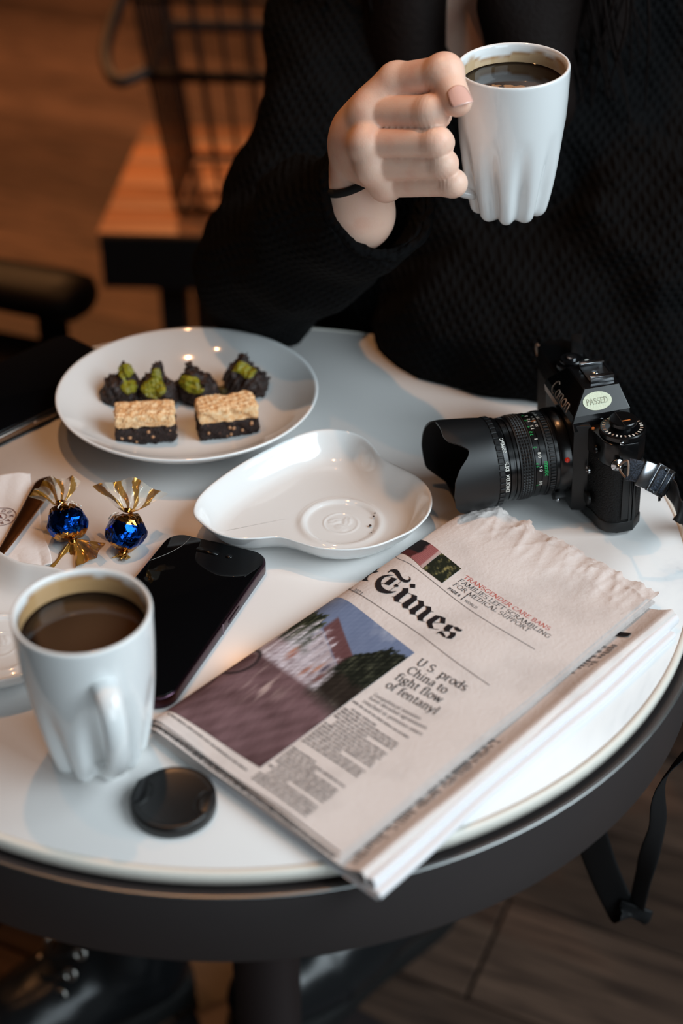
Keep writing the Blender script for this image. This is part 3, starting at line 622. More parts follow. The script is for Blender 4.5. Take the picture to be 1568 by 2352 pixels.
# two twist-wrapped candies
m_blue = mat('blue_foil', lin(10, 64, 158), .12, metal=1.0, bump=(260, .35, 4))
m_goldf = mat('gold_foil', lin(196, 140, 70), .14, metal=1.0, bump=(260, .35, 4))
def film():
    m = mat('clear_gold_film', lin(214, 180, 110), .07, spec=.7); nt = m.node_tree; b = nt.nodes['Principled BSDF']; L = nt.links.new
    a = nt.nodes.new('ShaderNodeAttribute'); a.attribute_name = 'Col'; L(a.outputs['Color'], b.inputs['Base Color']); L(a.outputs['Alpha'], b.inputs['Alpha'])
    mt = nt.nodes.new('ShaderNodeMath'); mt.operation = 'MULTIPLY'; mt.inputs[1].default_value = .55; L(a.outputs['Alpha'], mt.inputs[0]); L(mt.outputs[0], b.inputs['Metallic']); return m
m_film = film()
def candy(label, loc, R, axis, t1, t2, roll, seed):
    """axis: unit vector of the twist axis; t1, t2: (length, spread, stripe density, bend) of the two ends"""
    z = Vector(axis).normalized(); x = z.orthogonal().normalized(); y = z.cross(x); q = Matrix((x, y, z)).transposed()
    x, y = x * cos(roll) + y * sin(roll), -x * sin(roll) + y * cos(roll); q = Matrix((x, y, z)).transposed()
    t = thing('candy', label, 'candy', loc, (0, 0, 0), 'twist-wrapped candies'); t.rotation_mode = 'QUATERNION'; t.rotation_quaternion = q.to_quaternion()
    rg = random.Random(seed); bm = bmesh.new(); bmesh.ops.create_icosphere(bm, subdivisions=4, radius=R)
    dirs = [(Vector((rg.gauss(0, 1), rg.gauss(0, 1), rg.gauss(0, 1))).normalized(), rg.uniform(.80, .97)) for _ in range(60)]
    for v in bm.verts:
        d = v.co.normalized(); s = 1.0
        for n_, h_ in dirs:                                                 # facets: the ball is cut by random planes
            k = d.dot(n_)
            if k > .2: s = min(s, h_ / k)
        pl = 1 + .022 * sin(11 * atan2(d.y, d.x) + 3 * d.z) * abs(d.z)
        v.co = d * R * max(s, .84) * pl
    bm.verts.index_update(); V_ = [v.co.copy() for v in bm.verts]; F_ = [tuple(v.index for v in f.verts) for f in bm.faces]; bm.free()
    fb = []; fg = []; fg2 = []
    for f in F_:
        c = sum((V_[i] for i in f), Vector()) / len(f) / R; zz = c.z + .10 * sin(2 * atan2(c.y, c.x) + seed)
        (fg if zz > .46 else fg2 if zz < -.62 else fb).append(f)
    def sub(name, ff, m):
        ids = sorted({i for f in ff for i in f}); mp = {i: k for k, i in enumerate(ids)}
        return obj(name, [V_[i] for i in ids], [tuple(mp[i] for i in f) for f in ff], m, t, False)
    sub('blue_band', fb, m_blue); sub('gold_end', fg, m_goldf); sub('gold_end', fg2, m_goldf)
    m_w = mat('white_print', lin(232, 226, 214), .4)
    for k in range(5):                                                       # printed pale flourishes at the gold end
        a0 = -1.2 + .55 * k; pts = [Vector((cos(a0 + .14 * sin(5 * s)), sin(a0 + .14 * sin(5 * s)), 0)) * sin(.55 + .5 * s) + Vector((0, 0, cos(.55 + .5 * s))) for s in np.linspace(0, 1, 8)]
        obj('printed_line', *tube([p * R * 1.0 for p in pts], .00045, 5), m_w, t)
    for sgn, (ln, spread, bend, ang) in ((1, t1), (-1, t2)):
        nu, nv = 64, 18
        def fan(u, v):
            wob = (.0034 * sin(5 * u * pi + seed) + .0016 * sin(11 * u * pi + 2 * seed) + .0008 * sin(21 * u + 9 * v)) * v ** .8
            w = .0026 + ln * .80 * spread * v ** .85
            return Vector((w * (2 * u - 1), wob + bend * v * v * ln, sgn * (R * .90 + ln * v * (1 - .38 * abs(2 * u - 1) ** 1.6) + .0012 * v * sin(13 * u + seed))))
        v_, f_ = gridmesh(fan, nu, nv); ca, sa = cos(ang), sin(ang)
        v_ = [Vector((p.x * ca - p.y * sa, p.x * sa + p.y * ca, p.z)) for p in v_]
        o = obj('twisted_end', v_, f_, m_film, t); al = []; gold = lin(176, 128, 52); clear = lin(232, 222, 200); opaque = sgn == -1
        for j in range(nv + 1):
            for i in range(nu + 1):
                u, w = i / nu, j / nv; s = sin(u * 24 + 2.4 * sin(3.4 * w + seed)); g = s > .15 or w < .12
                al.append((*(gold if (g or opaque) else clear)[:3], .92 if opaque else (.95 if g else .30)))
        color_attr(o, al)
        knot = MB(); knot.add(lathe([(.0, R * .86), (.0036, R * .9), (.0024, R * 1.0), (.0030, R * 1.08), (.0, R * 1.1)], 12), Matrix.Scale(sgn, 4, (0, 0, 1))); knot.build('pinched_neck', m_goldf, t)
CR = .0148
p1 = at(156, 1246, 0); p2 = at(290, 1270, 0)
candy('blue and gold wrapped candy nearer the spoon, both twisted ends showing', (p1.x, p1.y + .004, T + CR * .93), CR, (-.30, .62, .50), (.023, .85, .25, .5), (.022, 1.15, -.4, .2), .4, 3)
candy('blue and gold wrapped candy beside the phone, one clear end standing up', (p2.x, p2.y + .005, T + CR * .93), CR, (.10, .60, .78), (.023, 1.25, -.3, 1.15), (.006, .9, .2, .4), 1.2, 8)
# ------------------------------------------------------------------ newspaper
m_news = mat('newsprint', lin(222, 212, 207), .85, spec=.15, bump=(420, .35, 4), var=(30, lin(206, 196, 191), .45, .7))
m_newsw = mat('newsprint_inner', lin(232, 230, 232), .8, spec=.2, bump=(300, .2, 3))
m_ink = mat('ink_black', lin(36, 31, 33), .75, spec=.15)
m_inkg = mat('ink_grey', lin(96, 88, 87), .8, spec=.15)
m_inkr = mat('ink_red', lin(196, 66, 50), .75, spec=.15)
NO = Vector((-.1091, .6035, 0)); NR = Vector((.735, -.678, 0)).normalized(); NT = Vector((.678, .735, 0)).normalized()
news = thing('newspaper', 'folded newspaper with a fountain photo on its front page, lying on the table', 'newspaper', (NO.x, NO.y, T), (0, 0, atan2(NR.y, NR.x)))
S1 = .017
_rc = random.Random(77); _CR = [(_rc.uniform(0, pi), _rc.uniform(55, 210), _rc.uniform(0, 6.3), _rc.uniform(.0003, .0009)) for _ in range(9)]
def crumple(s, t):
    return sum(a * ((1 - abs(sin(k * (s * cos(d) + t * sin(d)) + p + 1.3 * sin(37 * s + p)))) ** 3 - .25) for d, k, p, a in _CR)
def zsurf(s, t):
    k = .80 + .20 * max(0, min(1.2, t / .29)); s1 = S1 * (.7 + .9 * max(0, t / .29)); zl = .006 * k
    top = .0165 * k
    if s < s1: z = zl + (top - zl) * sqrt(max(0, 1 - ((s1 - max(s, 0)) / s1) ** 2))
    else:
        q = (s - s1) / (.15 - s1); z = top + (.0120 - top) * (q * q * (3 - 2 * q)) * .9
    w = .00045 * sin(31 * t + 60 * s) * sin(22 * s + 9 * t) + .0005 * sin(70 * s - 38 * t + 1) * max(0, min(1, s / .04))
    cr = max(0, (t - .250) / .040)
    if cr > 0: w += cr * (.0010 * sin(150 * s + 40 * t) * sin(60 * s) + crumple(s, t))
    return z + w
def st_at(px, py, lift=0.):
    z = .014
    for _ in range(14):
        p = at(px, py, z); d = Vector((p.x, p.y, 0)) - NO; s, t = d.dot(NR), d.dot(NT); z = zsurf(s, t) + lift
    return s, t
def pp(s, t, lift=.0003): return Vector((s, t, zsurf(s, t) + lift))
def sheet(k, t0, t1, sr, jag, seed, m):
    """one folded sheet: short underside, rounded left fold, long top side"""
    rg = random.Random(seed); ph = [rg.uniform(0, 6) for _ in range(6)]; nv = 120
    prof = []
    for q in np.linspace(0, 1, 7): prof.append(('b', .05 * (1 - q) + .006 * q))
    for q in np.linspace(0, 1, 10)[1:-1]: prof.append(('f', q))
    for q in np.linspace(0, 1, 110) ** 1.25: prof.append(('t', .0012 + (sr - .0012) * q))
    def pt(u, v):
        kind, x = prof[u]; j = t1 + jag * (sin(70 * x + ph[0]) * .5 + sin(190 * x + ph[1]) * .35 + sin(430 * x + ph[2]) * .34 + sin(1100 * x + ph[3]) * .22 + sin(2300 * x + ph[5]) * .12) - (.004 if x < .02 else 0)
        t = t0 + (j - t0) * v + .0006 * sin(40 * x + ph[4]) * (1 - v)
        off = .0012 * k
        if kind == 'b': return Vector((x + off, t, .0009 + off * .8))
        if kind == 'f':
            z0 = .0009 + off * .8; z1 = zsurf(.0012, t) - off; zz = z0 + (z1 - z0) * x; return Vector((.0062 * (1 - sin(x * pi / 2) ** .8) + .0012 * x + off - .0012 * sin(pi * x), t, zz))
        return Vector((x + off * (1 - min(1, x / .03)), t, zsurf(x, t) - off - .0005 * k * v))
    nu = len(prof); v = [pt(i, 1 - (1 - j / nv) ** 1.7) for j in range(nv + 1) for i in range(nu)]
    f = [(j * nu + i, j * nu + i + 1, (j + 1) * nu + i + 1, (j + 1) * nu + i) for j in range(nv) for i in range(nu - 1)]
    return obj('front_sheet' if k == 0 else 'inner_sheet', v, f, m, news)
sheet(0, .0, .2870, .1495, .0030, 1, m_news)
sheet(1, -.0012, .2965, .1508, .0034, 2, m_news)
sheet(2, -.0045, .2985, .1500, .0024, 3, m_news)
sheet(3, -.0040, .2930, .1520, .0018, 4, m_news)
sheet(4, -.0030, .2900, .1515, .0018, 5, m_news)
def lower_prof(s, zv, zr, sr):
    """valley height zv, ridge height zr reached at s = sr"""
    q = max(0, min(1, (s - .142) / (sr - .142))); return zv + (zr - zv) * q ** 2.0
def lower(s_end, zv, zr, zb, t0, t1, seed, m, s0=.035):
    """folded sheet below: its top runs to a ridge, rolls over a rounded fold at the right and returns underneath"""
    rg = random.Random(seed); ph = rg.uniform(0, 6); prof = []
    r = (zr - zb) / 2; sr = s_end - min(r, .0032)
    for q in np.linspace(0, 1, 34): s = s0 + (sr - s0) * q; prof.append((s, lower_prof(s, zv, zr, sr)))
    for q in np.linspace(0, pi, 14)[1:]: prof.append((sr + min(r, .0032) * sin(q), (zr + zb) / 2 + r * cos(q)))
    for q in np.linspace(0, 1, 6)[1:]: prof.append((sr - .05 * q, zb))
    nu = len(prof); nv = 60; v = []
    for j in range(nv + 1):
        for s, z in prof:
            w = j / nv; t = t0 + (t1 - t0) * w + .0006 * sin(160 * s + ph) * w
            v.append(Vector((s + .0008 * sin(9 * w + ph) * (s / .17) ** 4, t, z + .0004 * sin(22 * w + ph) * (s > .15) * (z > zb + .0002))))
    f = [(j * nu + i, j * nu + i + 1, (j + 1) * nu + i + 1, (j + 1) * nu + i) for j in range(nv) for i in range(nu - 1)]
    return obj('lower_section', v, f, m, news)
lower(.1690, .0042, .0128, .0040, -.0025, .2855, 6, m_news)
lower(.1735, .0034, .0105, .0022, -.0015, .2870, 7, m_newsw, .05)
lower(.1785, .0020, .0058, .0010, -.0030, .2765, 8, m_newsw, .05)
lower(.1775, .0012, .0036, .0014, -.0040, .2740, 9, m_newsw, .05)

# ---- a small stroke-built serif face: thick verticals, thin horizontals, bracket bars at the ends
def A(cx, cy, rx, ry, a0, a1, n=10):
    return [(cx + rx * cos(radians(a0 + (a1 - a0) * k / n)), cy + ry * sin(radians(a0 + (a1 - a0) * k / n))) for k in range(n + 1)]
def bowl(cx, cy=.23, rx=.17, ry=.235): return A(cx, cy, rx, ry, 90, 450, 18)
GL = {
 'A': (.68, [[(.33, .70), (.08, 0)], [(.33, .70), (.60, 0)], [(.17, .24), (.50, .24)]], [(.08, 0, .17), (.60, 0, .20)]),
 'B': (.60, [[(.13, 0), (.13, .68)], [(.13, .68)] + A(.30, .52, .17, .16, 90, -90) + [(.13, .36)], [(.30, .36)] + A(.32, .18, .20, .18, 90, -90) + [(.13, 0)]], [(.10, 0, .14), (.10, .68, .14)]),
 'C': (.64, [A(.36, .34, .28, .35, 40, 320, 16)], [(.57, .50, .02), (.57, .19, .02)]),
 'D': (.70, [[(.13, 0), (.13, .68)], [(.13, .68), (.28, .68)] + A(.28, .34, .33, .34, 90, -90, 14) + [(.13, 0)]], [(.09, 0, .14), (.09, .68, .14)]),
 'E': (.56, [[(.13, 0), (.13, .68)], [(.13, .665), (.48, .665), (.48, .58)], [(.13, .36), (.40, .36)], [(.13, .015), (.50, .015), (.51, .12)]], [(.09, 0, .12), (.09, .68, .12)]),
 'F': (.53, [[(.13, 0), (.13, .68)], [(.13, .665), (.48, .665), (.48, .58)], [(.13, .35), (.40, .35)]], [(.13, 0, .20), (.09, .68, .12)]),
 'G': (.68, [A(.36, .34, .28, .35, 42, 300, 16) + [(.56, .10), (.56, .30)]], [(.54, .30, .18)]),
 'I': (.28, [[(.14, 0), (.14, .68)]], [(.14, 0, .20), (.14, .68, .20)]),
 'J': (.40, [[(.24, .68), (.24, .05)] + A(.12, .02, .12, .14, 0, -100, 6)], [(.24, .68, .2)]),
 'K': (.66, [[(.13, 0), (.13, .68)], [(.56, .68), (.15, .30)], [(.27, .42), (.58, 0)]], [(.13, 0, .20), (.13, .68, .20), (.56, .68, .16), (.58, 0, .16)]),
 'L': (.52, [[(.13, 0), (.13, .68)], [(.13, .015), (.47, .015), (.49, .13)]], [(.12, .68, .20), (.08, 0, .12)]),
 'M': (.84, [[(.12, 0), (.14, .68)], [(.14, .68), (.42, .02)], [(.42, .02), (.70, .68)], [(.70, .68), (.72, 0)]], [(.12, 0, .17), (.72, 0, .19), (.10, .68, .12), (.73, .68, .12)]),
 'N': (.72, [[(.12, 0), (.12, .68)], [(.12, .68), (.59, 0)], [(.59, 0), (.59, .68)]], [(.12, 0, .17), (.59, .68, .17), (.08, .68, .12)]),
 'O': (.72, [A(.36, .34, .29, .35, 90, 450, 22)], []),
 'P': (.57, [[(.13, 0), (.13, .68)], [(.13, .68), (.28, .68)] + A(.29, .50, .20, .18, 90, -90) + [(.13, .32)]], [(.13, 0, .20), (.09, .68, .12)]),
 'R': (.63, [[(.13, 0), (.13, .68)], [(.13, .68), (.27, .68)] + A(.28, .515, .19, .165, 90, -90) + [(.13, .35)], [(.30, .35), (.57, 0)]], [(.13, 0, .20), (.09, .68, .12), (.58, 0, .11)]),
 'S': (.53, [A(.26, .52, .17, .165, 35, 265, 12) + A(.27, .175, .19, .18, 85, -145, 14)], [(.42, .56, .02), (.10, .13, .02)]),
 'T': (.60, [[(.30, 0), (.30, .68)], [(.05, .57), (.06, .665), (.54, .665), (.55, .57)]], [(.30, 0, .20)]),
 'U': (.69, [[(.14, .68), (.14, .25)] + A(.34, .25, .20, .26, 180, 360, 12) + [(.54, .68)]], [(.14, .68, .21), (.54, .68, .18)]),
 'W': (.92, [[(.08, .68), (.27, 0)], [(.27, 0), (.46, .66)], [(.46, .66), (.66, 0)], [(.66, 0), (.84, .68)]], [(.08, .68, .17), (.46, .68, .14), (.84, .68, .15)]),
 'Y': (.62, [[(.07, .68), (.31, .32)], [(.55, .68), (.31, .32), (.31, 0)]], [(.31, 0, .2), (.07, .68, .17), (.55, .68, .14)]),
 'a': (.47, [[(.09, .38)] + A(.22, .33, .13, .14, 150, 0, 8) + [(.35, .33), (.35, .05), (.42, .015)], [(.35, .28), (.18, .23)] + A(.19, .11, .13, .115, 90, 300, 8) + [(.35, .10)]], []),
 'c': (.42, [A(.24, .23, .18, .24, 45, 315, 14)], []),
 'd': (.52, [bowl(.23), [(.40, .72), (.40, 0)]], [(.36, .72, .10), (.43, 0, .10)]),
 'e': (.45, [[(.06, .25), (.39, .25)] + A(.23, .23, .17, .24, 5, 315, 16)], []),
 'f': (.32, [[(.13, 0), (.13, .55)] + A(.25, .57, .12, .16, 180, 50, 7)], [(.14, 0, .20), (.16, .46, .26)]),
 'g': (.49, [A(.22, .31, .15, .165, 90, 450, 16), [(.12, .17), (.10, .06), (.35, .02)] + A(.22, -.10, .19, .105, 40, -260, 16), [(.34, .41), (.46, .45)]], []),
 'h': (.53, [[(.12, 0), (.12, .72)], [(.12, .34)] + A(.26, .31, .14, .16, 130, 0, 8) + [(.40, 0)]], [(.12, 0, .18), (.40, 0, .18), (.08, .72, .10)]),
 'i': (.27, [[(.13, 0), (.13, .46)], [(.125, .62), (.135, .68)]], [(.13, 0, .19), (.09, .46, .11)]),
 'l': (.27, [[(.13, 0), (.13, .72)]], [(.13, 0, .19), (.09, .72, .11)]),
 'm': (.80, [[(.12, 0), (.12, .46)], [(.12, .34)] + A(.26, .31, .14, .16, 130, 0, 8) + [(.40, 0)], [(.40, .34)] + A(.54, .31, .14, .16, 130, 0, 8) + [(.68, 0)]], [(.12, 0, .18), (.40, 0, .18), (.68, 0, .18), (.08, .46, .10)]),
 'n': (.54, [[(.12, 0), (.12, .46)], [(.12, .34)] + A(.26, .31, .14, .16, 130, 0, 8) + [(.40, 0)]], [(.12, 0, .18), (.40, 0, .18), (.08, .46, .10)]),
 'o': (.49, [bowl(.245, .23, .185, .24)], []),
 'p': (.52, [bowl(.29), [(.12, .46), (.12, -.21)]], [(.12, -.21, .20), (.08, .46, .10)]),
 'r': (.39, [[(.12, 0), (.12, .46)], [(.12, .33)] + A(.25, .33, .13, .13, 140, 50, 5)], [(.13, 0, .20), (.08, .46, .10)]),
 's': (.39, [A(.19, .355, .12, .115, 35, 265, 10) + A(.195, .12, .135, .125, 85, -145, 10)], []),
 't': (.33, [[(.14, .60), (.14, .10)] + A(.24, .09, .10, .09, 180, 310, 6)], [(.17, .455, .28)]),
 'u': (.54, [[(.12, .46), (.12, .15)] + A(.25, .14, .13, .145, 180, 340, 8), [(.40, .46), (.40, 0)]], [(.08, .46, .10), (.36, .46, .10), (.43, 0, .09)]),
 'v': (.48, [[(.06, .46), (.23, 0)], [(.23, 0), (.40, .46)]], [(.06, .46, .17), (.41, .46, .13)]),
 'w': (.70, [[(.06, .46), (.21, 0)], [(.21, 0), (.34, .44)], [(.34, .44), (.49, 0)], [(.49, 0), (.62, .46)]], [(.06, .46, .16), (.34, .46, .12), (.63, .46, .13)]),
 'y': (.48, [[(.06, .46), (.24, .0)], [(.40, .46), (.24, .0), (.15, -.17), (.06, -.19)]], [(.06, .46, .17), (.41, .46, .13)]),
 '.': (.24, [[(.10, .03), (.14, .03)]], []), ',': (.22, [[(.11, .05), (.08, -.08)]], []), '|': (.3, [[(.15, -.12), (.15, .75)]], []),
 '0': (.5, [A(.25, .33, .18, .34, 90, 450, 18)], []), '1': (.5, [[(.15, .58), (.26, .67), (.26, 0)]], [(.26, 0, .24)]),
 '2': (.5, [A(.24, .50, .16, .17, 160, -30, 10) + [(.08, .03), (.42, .03)]], []), '3': (.5, [A(.22, .50, .15, .16, 150, -80, 10), A(.22, .18, .19, .18, 80, -150, 12)], []),
 '6': (.5, [A(.26, .20, .17, .21, 90, 450, 16), [(.09, .22)] + A(.33, .26, .24, .42, 180, 100, 8)], []), ' ': (.26, [], []),
}
def glyph_polys(ch, thin, thick, nib=.26):
    adv, strokes, serifs = GL[ch]; out = []
    for s in strokes:
        n = len(s); L = []; R = []
        for i, p in enumerate(s):
            a = s[max(i - 1, 0)]; b = s[min(i + 1, n - 1)]; dx, dy = b[0] - a[0], b[1] - a[1]; l = math.hypot(dx, dy) or 1; ang = atan2(dy, dx) - nib
            w = sqrt((thin * cos(ang)) ** 2 + (thick * sin(ang)) ** 2) / 2; L.append((p[0] - dy / l * w, p[1] + dx / l * w)); R.append((p[0] + dy / l * w, p[1] - dx / l * w))
        for i in range(n - 1): out.append([R[i], R[i + 1], L[i + 1], L[i]])
    for x, y, w in serifs: out.append([(x - w / 2, y - (thin * .55)), (x + w / 2, y - (thin * .55)), (x + w / 2, y + (thin * .55)), (x - w / 2, y + (thin * .55))])
    return adv, out
def text_line(mb, text, p0, p1, thin=.035, thick=.085, surf=pp, yscale=1.0, slant=0.):
    """set text along the baseline p0 -> p1 in paper coordinates (s, t)"""
    x = 0; polys = []
    for ch in text:
        adv, ps = glyph_polys(ch, thin, thick); polys += [[(x + a + slant * b, b) for a, b in q] for q in ps]; x += adv
    d = (p1[0] - p0[0], p1[1] - p0[1]); l = math.hypot(*d); sc_ = l / x; ex = (d[0] / l, d[1] / l); ey = (-ex[1], ex[0])
    for q in polys:
        b = len(mb.v)
        for a, c in q: mb.v.append(tuple(surf(p0[0] + (a * ex[0] + c * yscale * ey[0]) * sc_, p0[1] + (a * ex[1] + c * yscale * ey[1]) * sc_)))
        mb.f.append((b, b + 1, b + 2, b + 3))
    return sc_
def px_line(mb, text, a, b, **k): return text_line(mb, text, st_at(*a), st_at(*b), **k)

# masthead: black letter, each letter cut as outlines
def Z3(x, y): return st_at(820 + x / 4.9, 1270 + y / 4.9)
BLACK = [
 [(420,255),(350,248),(280,262),(230,295),(203,340),(203,385),(225,425),(270,450),(330,462),(390,458),(445,435),(400,437),(350,430),(305,408),(275,375),(267,340),(280,305),(310,280),(355,262)],
 [(348,235),(352,212),(375,195),(415,188),(450,193),(475,215),(490,250),(510,285),(540,305),(570,308),(588,298),(588,280),(570,262),(600,282),(606,305),(595,325),(565,338),(530,335),(495,318),(465,290),(440,255),(415,225),(390,212),(365,217)],
 [(300,352),(390,280),(455,295),(362,370)], [(412,372),(440,352),(466,368),(462,388),(425,386)],
 [(265,343),(302,351),(302,355),(265,347)], [(340,266),(392,279),(390,283),(340,270)], [(462,350),(500,318),(502,322),(465,354)], [(358,432),(425,386),(428,389),(361,436)],
 [(595,352),(655,356),(652,400),(597,395)],
 [(515,400),(578,402),(575,452),(478,530),(470,558),(418,546),(412,500),(510,428)], [(470,556),(500,566),(498,570),(470,560)], [(395,493),(418,500),(416,504),(394,497)],
 [(618,470),(676,488),(672,532),(578,605),(572,632),(515,622),(505,577),(610,506)], [(574,452),(622,473),(620,477),(574,457)],
 [(690,537),(748,548),(754,600),(660,672),(655,700),(598,692),(588,645),(692,580)], [(672,530),(692,538),(690,543),(671,534)], [(572,630),(595,645),(593,649),(571,634)],
 [(775,602),(830,612),(836,662),(745,740),(740,773),(685,763),(676,715),(778,642)], [(753,598),(778,604),(776,609),(752,603)], [(835,660),(862,668),(860,672),(835,665)], [(740,770),(766,778),(764,782),(739,774)], [(655,698),(682,714),(680,718),(654,702)],
 [(884,705),(940,716),(925,738),(852,790),(846,808),(863,858),(805,849),(781,785),(796,760)], [(936,716),(996,738),(988,803),(930,791),(938,752)], [(860,856),(922,864),(920,868),(860,860)], [(860,788),(934,790),(932,794),(858,793)],
 [(1020,808),(1082,822),(1078,838),(1045,866),(1036,888),(982,880),(974,850)], [(1085,835),(1132,838),(1152,860),(1188,870),(1165,888),(1130,884),(1104,870)], [(1034,884),(1066,897),(1062,903),(1030,888)],
 [(1052,896),(1110,900),(1108,936),(1062,972),(998,962),(1044,924)], [(890,920),(905,896),(935,887),(966,898),(990,930),(998,957),(965,946),(946,920),(918,905)], [(940,882),(1040,884),(1040,888),(940,887)],
 [(50,318),(72,288),(118,215),(150,205),(126,262),(112,300),(125,318)], [(150,228),(186,199),(194,193),(215,207),(246,210),(215,222),(190,228),(160,236)], [(0,292),(30,280),(52,250),(38,282),(12,293)],
]
mh = MB()
for q in BLACK:
    P2 = [Z3(*p) for p in q]
    if max(p[0] for p in P2) < .001: continue
    tri = tessellate_polygon([[Vector((a, b, 0)) for a, b in P2]]); b0 = len(mh.v)
    mh.v += [tuple(pp(max(a, .0015), b, .0004)) for a, b in P2]; mh.f += [tuple(b0 + i for i in t_) for t_ in tri]
mh.build('masthead', m_ink, news, False)
# ruled lines
def rule(pts, w, m, name='rule_line'):
    P2 = [st_at(*p) for p in pts]; P2 = [Vector((max(a, .0012), b, 0)) for a, b in P2]; Q = spline(P2, 10); mb = MB()
    for i, p in enumerate(Q):
        d = (Q[min(i + 1, len(Q) - 1)] - Q[max(i - 1, 0)]).normalized(); nn = Vector((-d.y, d.x, 0)) * w / 2
        mb.v += [tuple(pp(p.x + nn.x, p.y + nn.y)), tuple(pp(p.x - nn.x, p.y - nn.y))]
    mb.f = [(2 * i, 2 * i + 1, 2 * i + 3, 2 * i + 2) for i in range(len(Q) - 1)]; mb.build(name, m, news, False)
rule([(888, 1279), (915, 1284), (943, 1297), (1000, 1341), (1090, 1409), (1160, 1452), (1228, 1492)], .00035, m_inkg)
rule([(782, 1353), (810, 1358), (835, 1371), (880, 1401), (960, 1455), (1040, 1516), (1124, 1575)], .0004, m_inkg)
tb = MB(); px_line(tb, 'TRANSGENDER CARE BANS', (1063, 1327), (1259, 1449), thin=.045, thick=.075, yscale=.9); tb.build('teaser_headline', m_inkr, news, False, label='red teaser headline')
tb = MB(); px_line(tb, 'FAMILIES LEFT SCRAMBLING', (1051, 1335), (1259, 1467), thin=.045, thick=.075, yscale=.9); px_line(tb, 'FOR MEDICAL SUPPORT', (1039, 1344), (1212, 1452), thin=.045, thick=.075, yscale=.9); tb.build('teaser_headline', m_ink, news, False)
tb = MB(); px_line(tb, 'PAGE 6', (1027, 1353), (1054, 1371), thin=.11, thick=.14); px_line(tb, '|', (1056, 1374), (1064, 1379), thin=.05, thick=.06); px_line(tb, 'WORLD', (1065, 1381), (1093, 1399), thin=.06, thick=.08); tb.build('page_reference', m_ink, news, False)
tb = MB(); px_line(tb, 'JULY 10, 2023', (770, 1345), (826, 1367), thin=.06, thick=.09, surf=lambda s, t: pp(max(s, .0014), t)); tb.build('date_line', m_inkg, news, False)
tb = MB()
for tx, a, b in (('U.S. prods', (953, 1525), (1066, 1588)), ('China to', (931, 1543), (1021, 1594)), ('fight flow', (905, 1559), (1009, 1616)), ('of fentanyl', (883, 1577), (999, 1642))):
    px_line(tb, tx, a, b, thin=.05, thick=.105, yscale=1.12)
tb.build('headline', m_ink, news, False)
tb = MB()
for tx, a, b in (('Geopolitical tensions', (856, 1598), (964, 1654)), ('have derailed agreements', (846, 1605), (978, 1676)), ('reached in previous years', (832, 1613), (967, 1690))):
    px_line(tb, tx, a, b, thin=.06, thick=.09)
tb.build('subheading', m_inkg, news, False)
# columns of tiny text: only grey word marks at this size
def column(mb, s0, s1, t_hi, t_lo, pitch, seed, xh=.45, surf=pp, skip=()):
    rg = random.Random(seed); t = t_hi; row = 0
    while t > t_lo:
        x = s0 + (rg.choice([0, 0, 0, .004])); end = s1 if rg.random() > .16 else s0 + (s1 - s0) * rg.uniform(.3, .9)
        if row not in skip:
            while x < end:
                w = rg.uniform(.0012, .0052); w = min(w, end - x)
                if w > .0006:
                    q = x
                    while q < x + w:                                         # a word is a run of letter-wide marks
                        lw = rg.uniform(.00035, .0006); hh = pitch * xh * rg.choice([1, 1, 1, 1.35]); b = len(mb.v)
                        mb.v += [tuple(surf(q, t)), tuple(surf(q + lw, t)), tuple(surf(q + lw, t + hh)), tuple(surf(q, t + hh))]; mb.f.append((b, b + 1, b + 2, b + 3)); q += lw + .00016
                x += w + .0009
        t -= pitch; row += 1
sA = st_at(596, 1764); sB = st_at(820, 1616); sC = st_at(945, 1692)
s_l = sA[0] + .0022
tb = MB(); column(tb, s_l, sC[0] - .001, sB[1] - .001, .004, .00262, 5, skip=(1, 17, 18)); o = tb.build('body_text', m_inkg, news, False); o['kind'] = 'stuff'
cpa, cpb = st_at(352, 1648), st_at(570, 1766)
tb = MB(); column(tb, max(cpa[0], .003), cpb[0], (cpa[1] + cpb[1]) / 2, (cpa[1] + cpb[1]) / 2 - .0005, .0022, 9); o = tb.build('caption_text', m_ink, news, False); o['kind'] = 'stuff'
def lowsurf(s, t):
    return Vector((s, t, lower_prof(s, .0042, .0128, .1658) + .0006))
tb = MB(); column(tb, .1515, .1592, .236, .196, .0030, 12, .55, lowsurf); column(tb, .1505, .1575, .122, .002, .0026, 14, .5, lowsurf); o = tb.build('lower_text', m_inkg, news, False); o['kind'] = 'stuff'
tb = MB(); tb.v = [tuple(lowsurf(a, b)) for a, b in ((.1512, .248), (.1592, .2485), (.1592, .253), (.1512, .2525))]; tb.f = [(0, 1, 2, 3)]; tb.build('printed_block', m_ink, news, False)
# dark print on the protruding lower page edge
def undersurf(s, t): return Vector((s, t, zsurf(max(s, .0012), max(t, 0)) - .0024 + .0003))
tb = MB(); column(tb, .004, .147, -.0010, -.0042, .0013, 21, .8, undersurf); o = tb.build('page_edge_print', m_ink, news, False); o['kind'] = 'stuff'

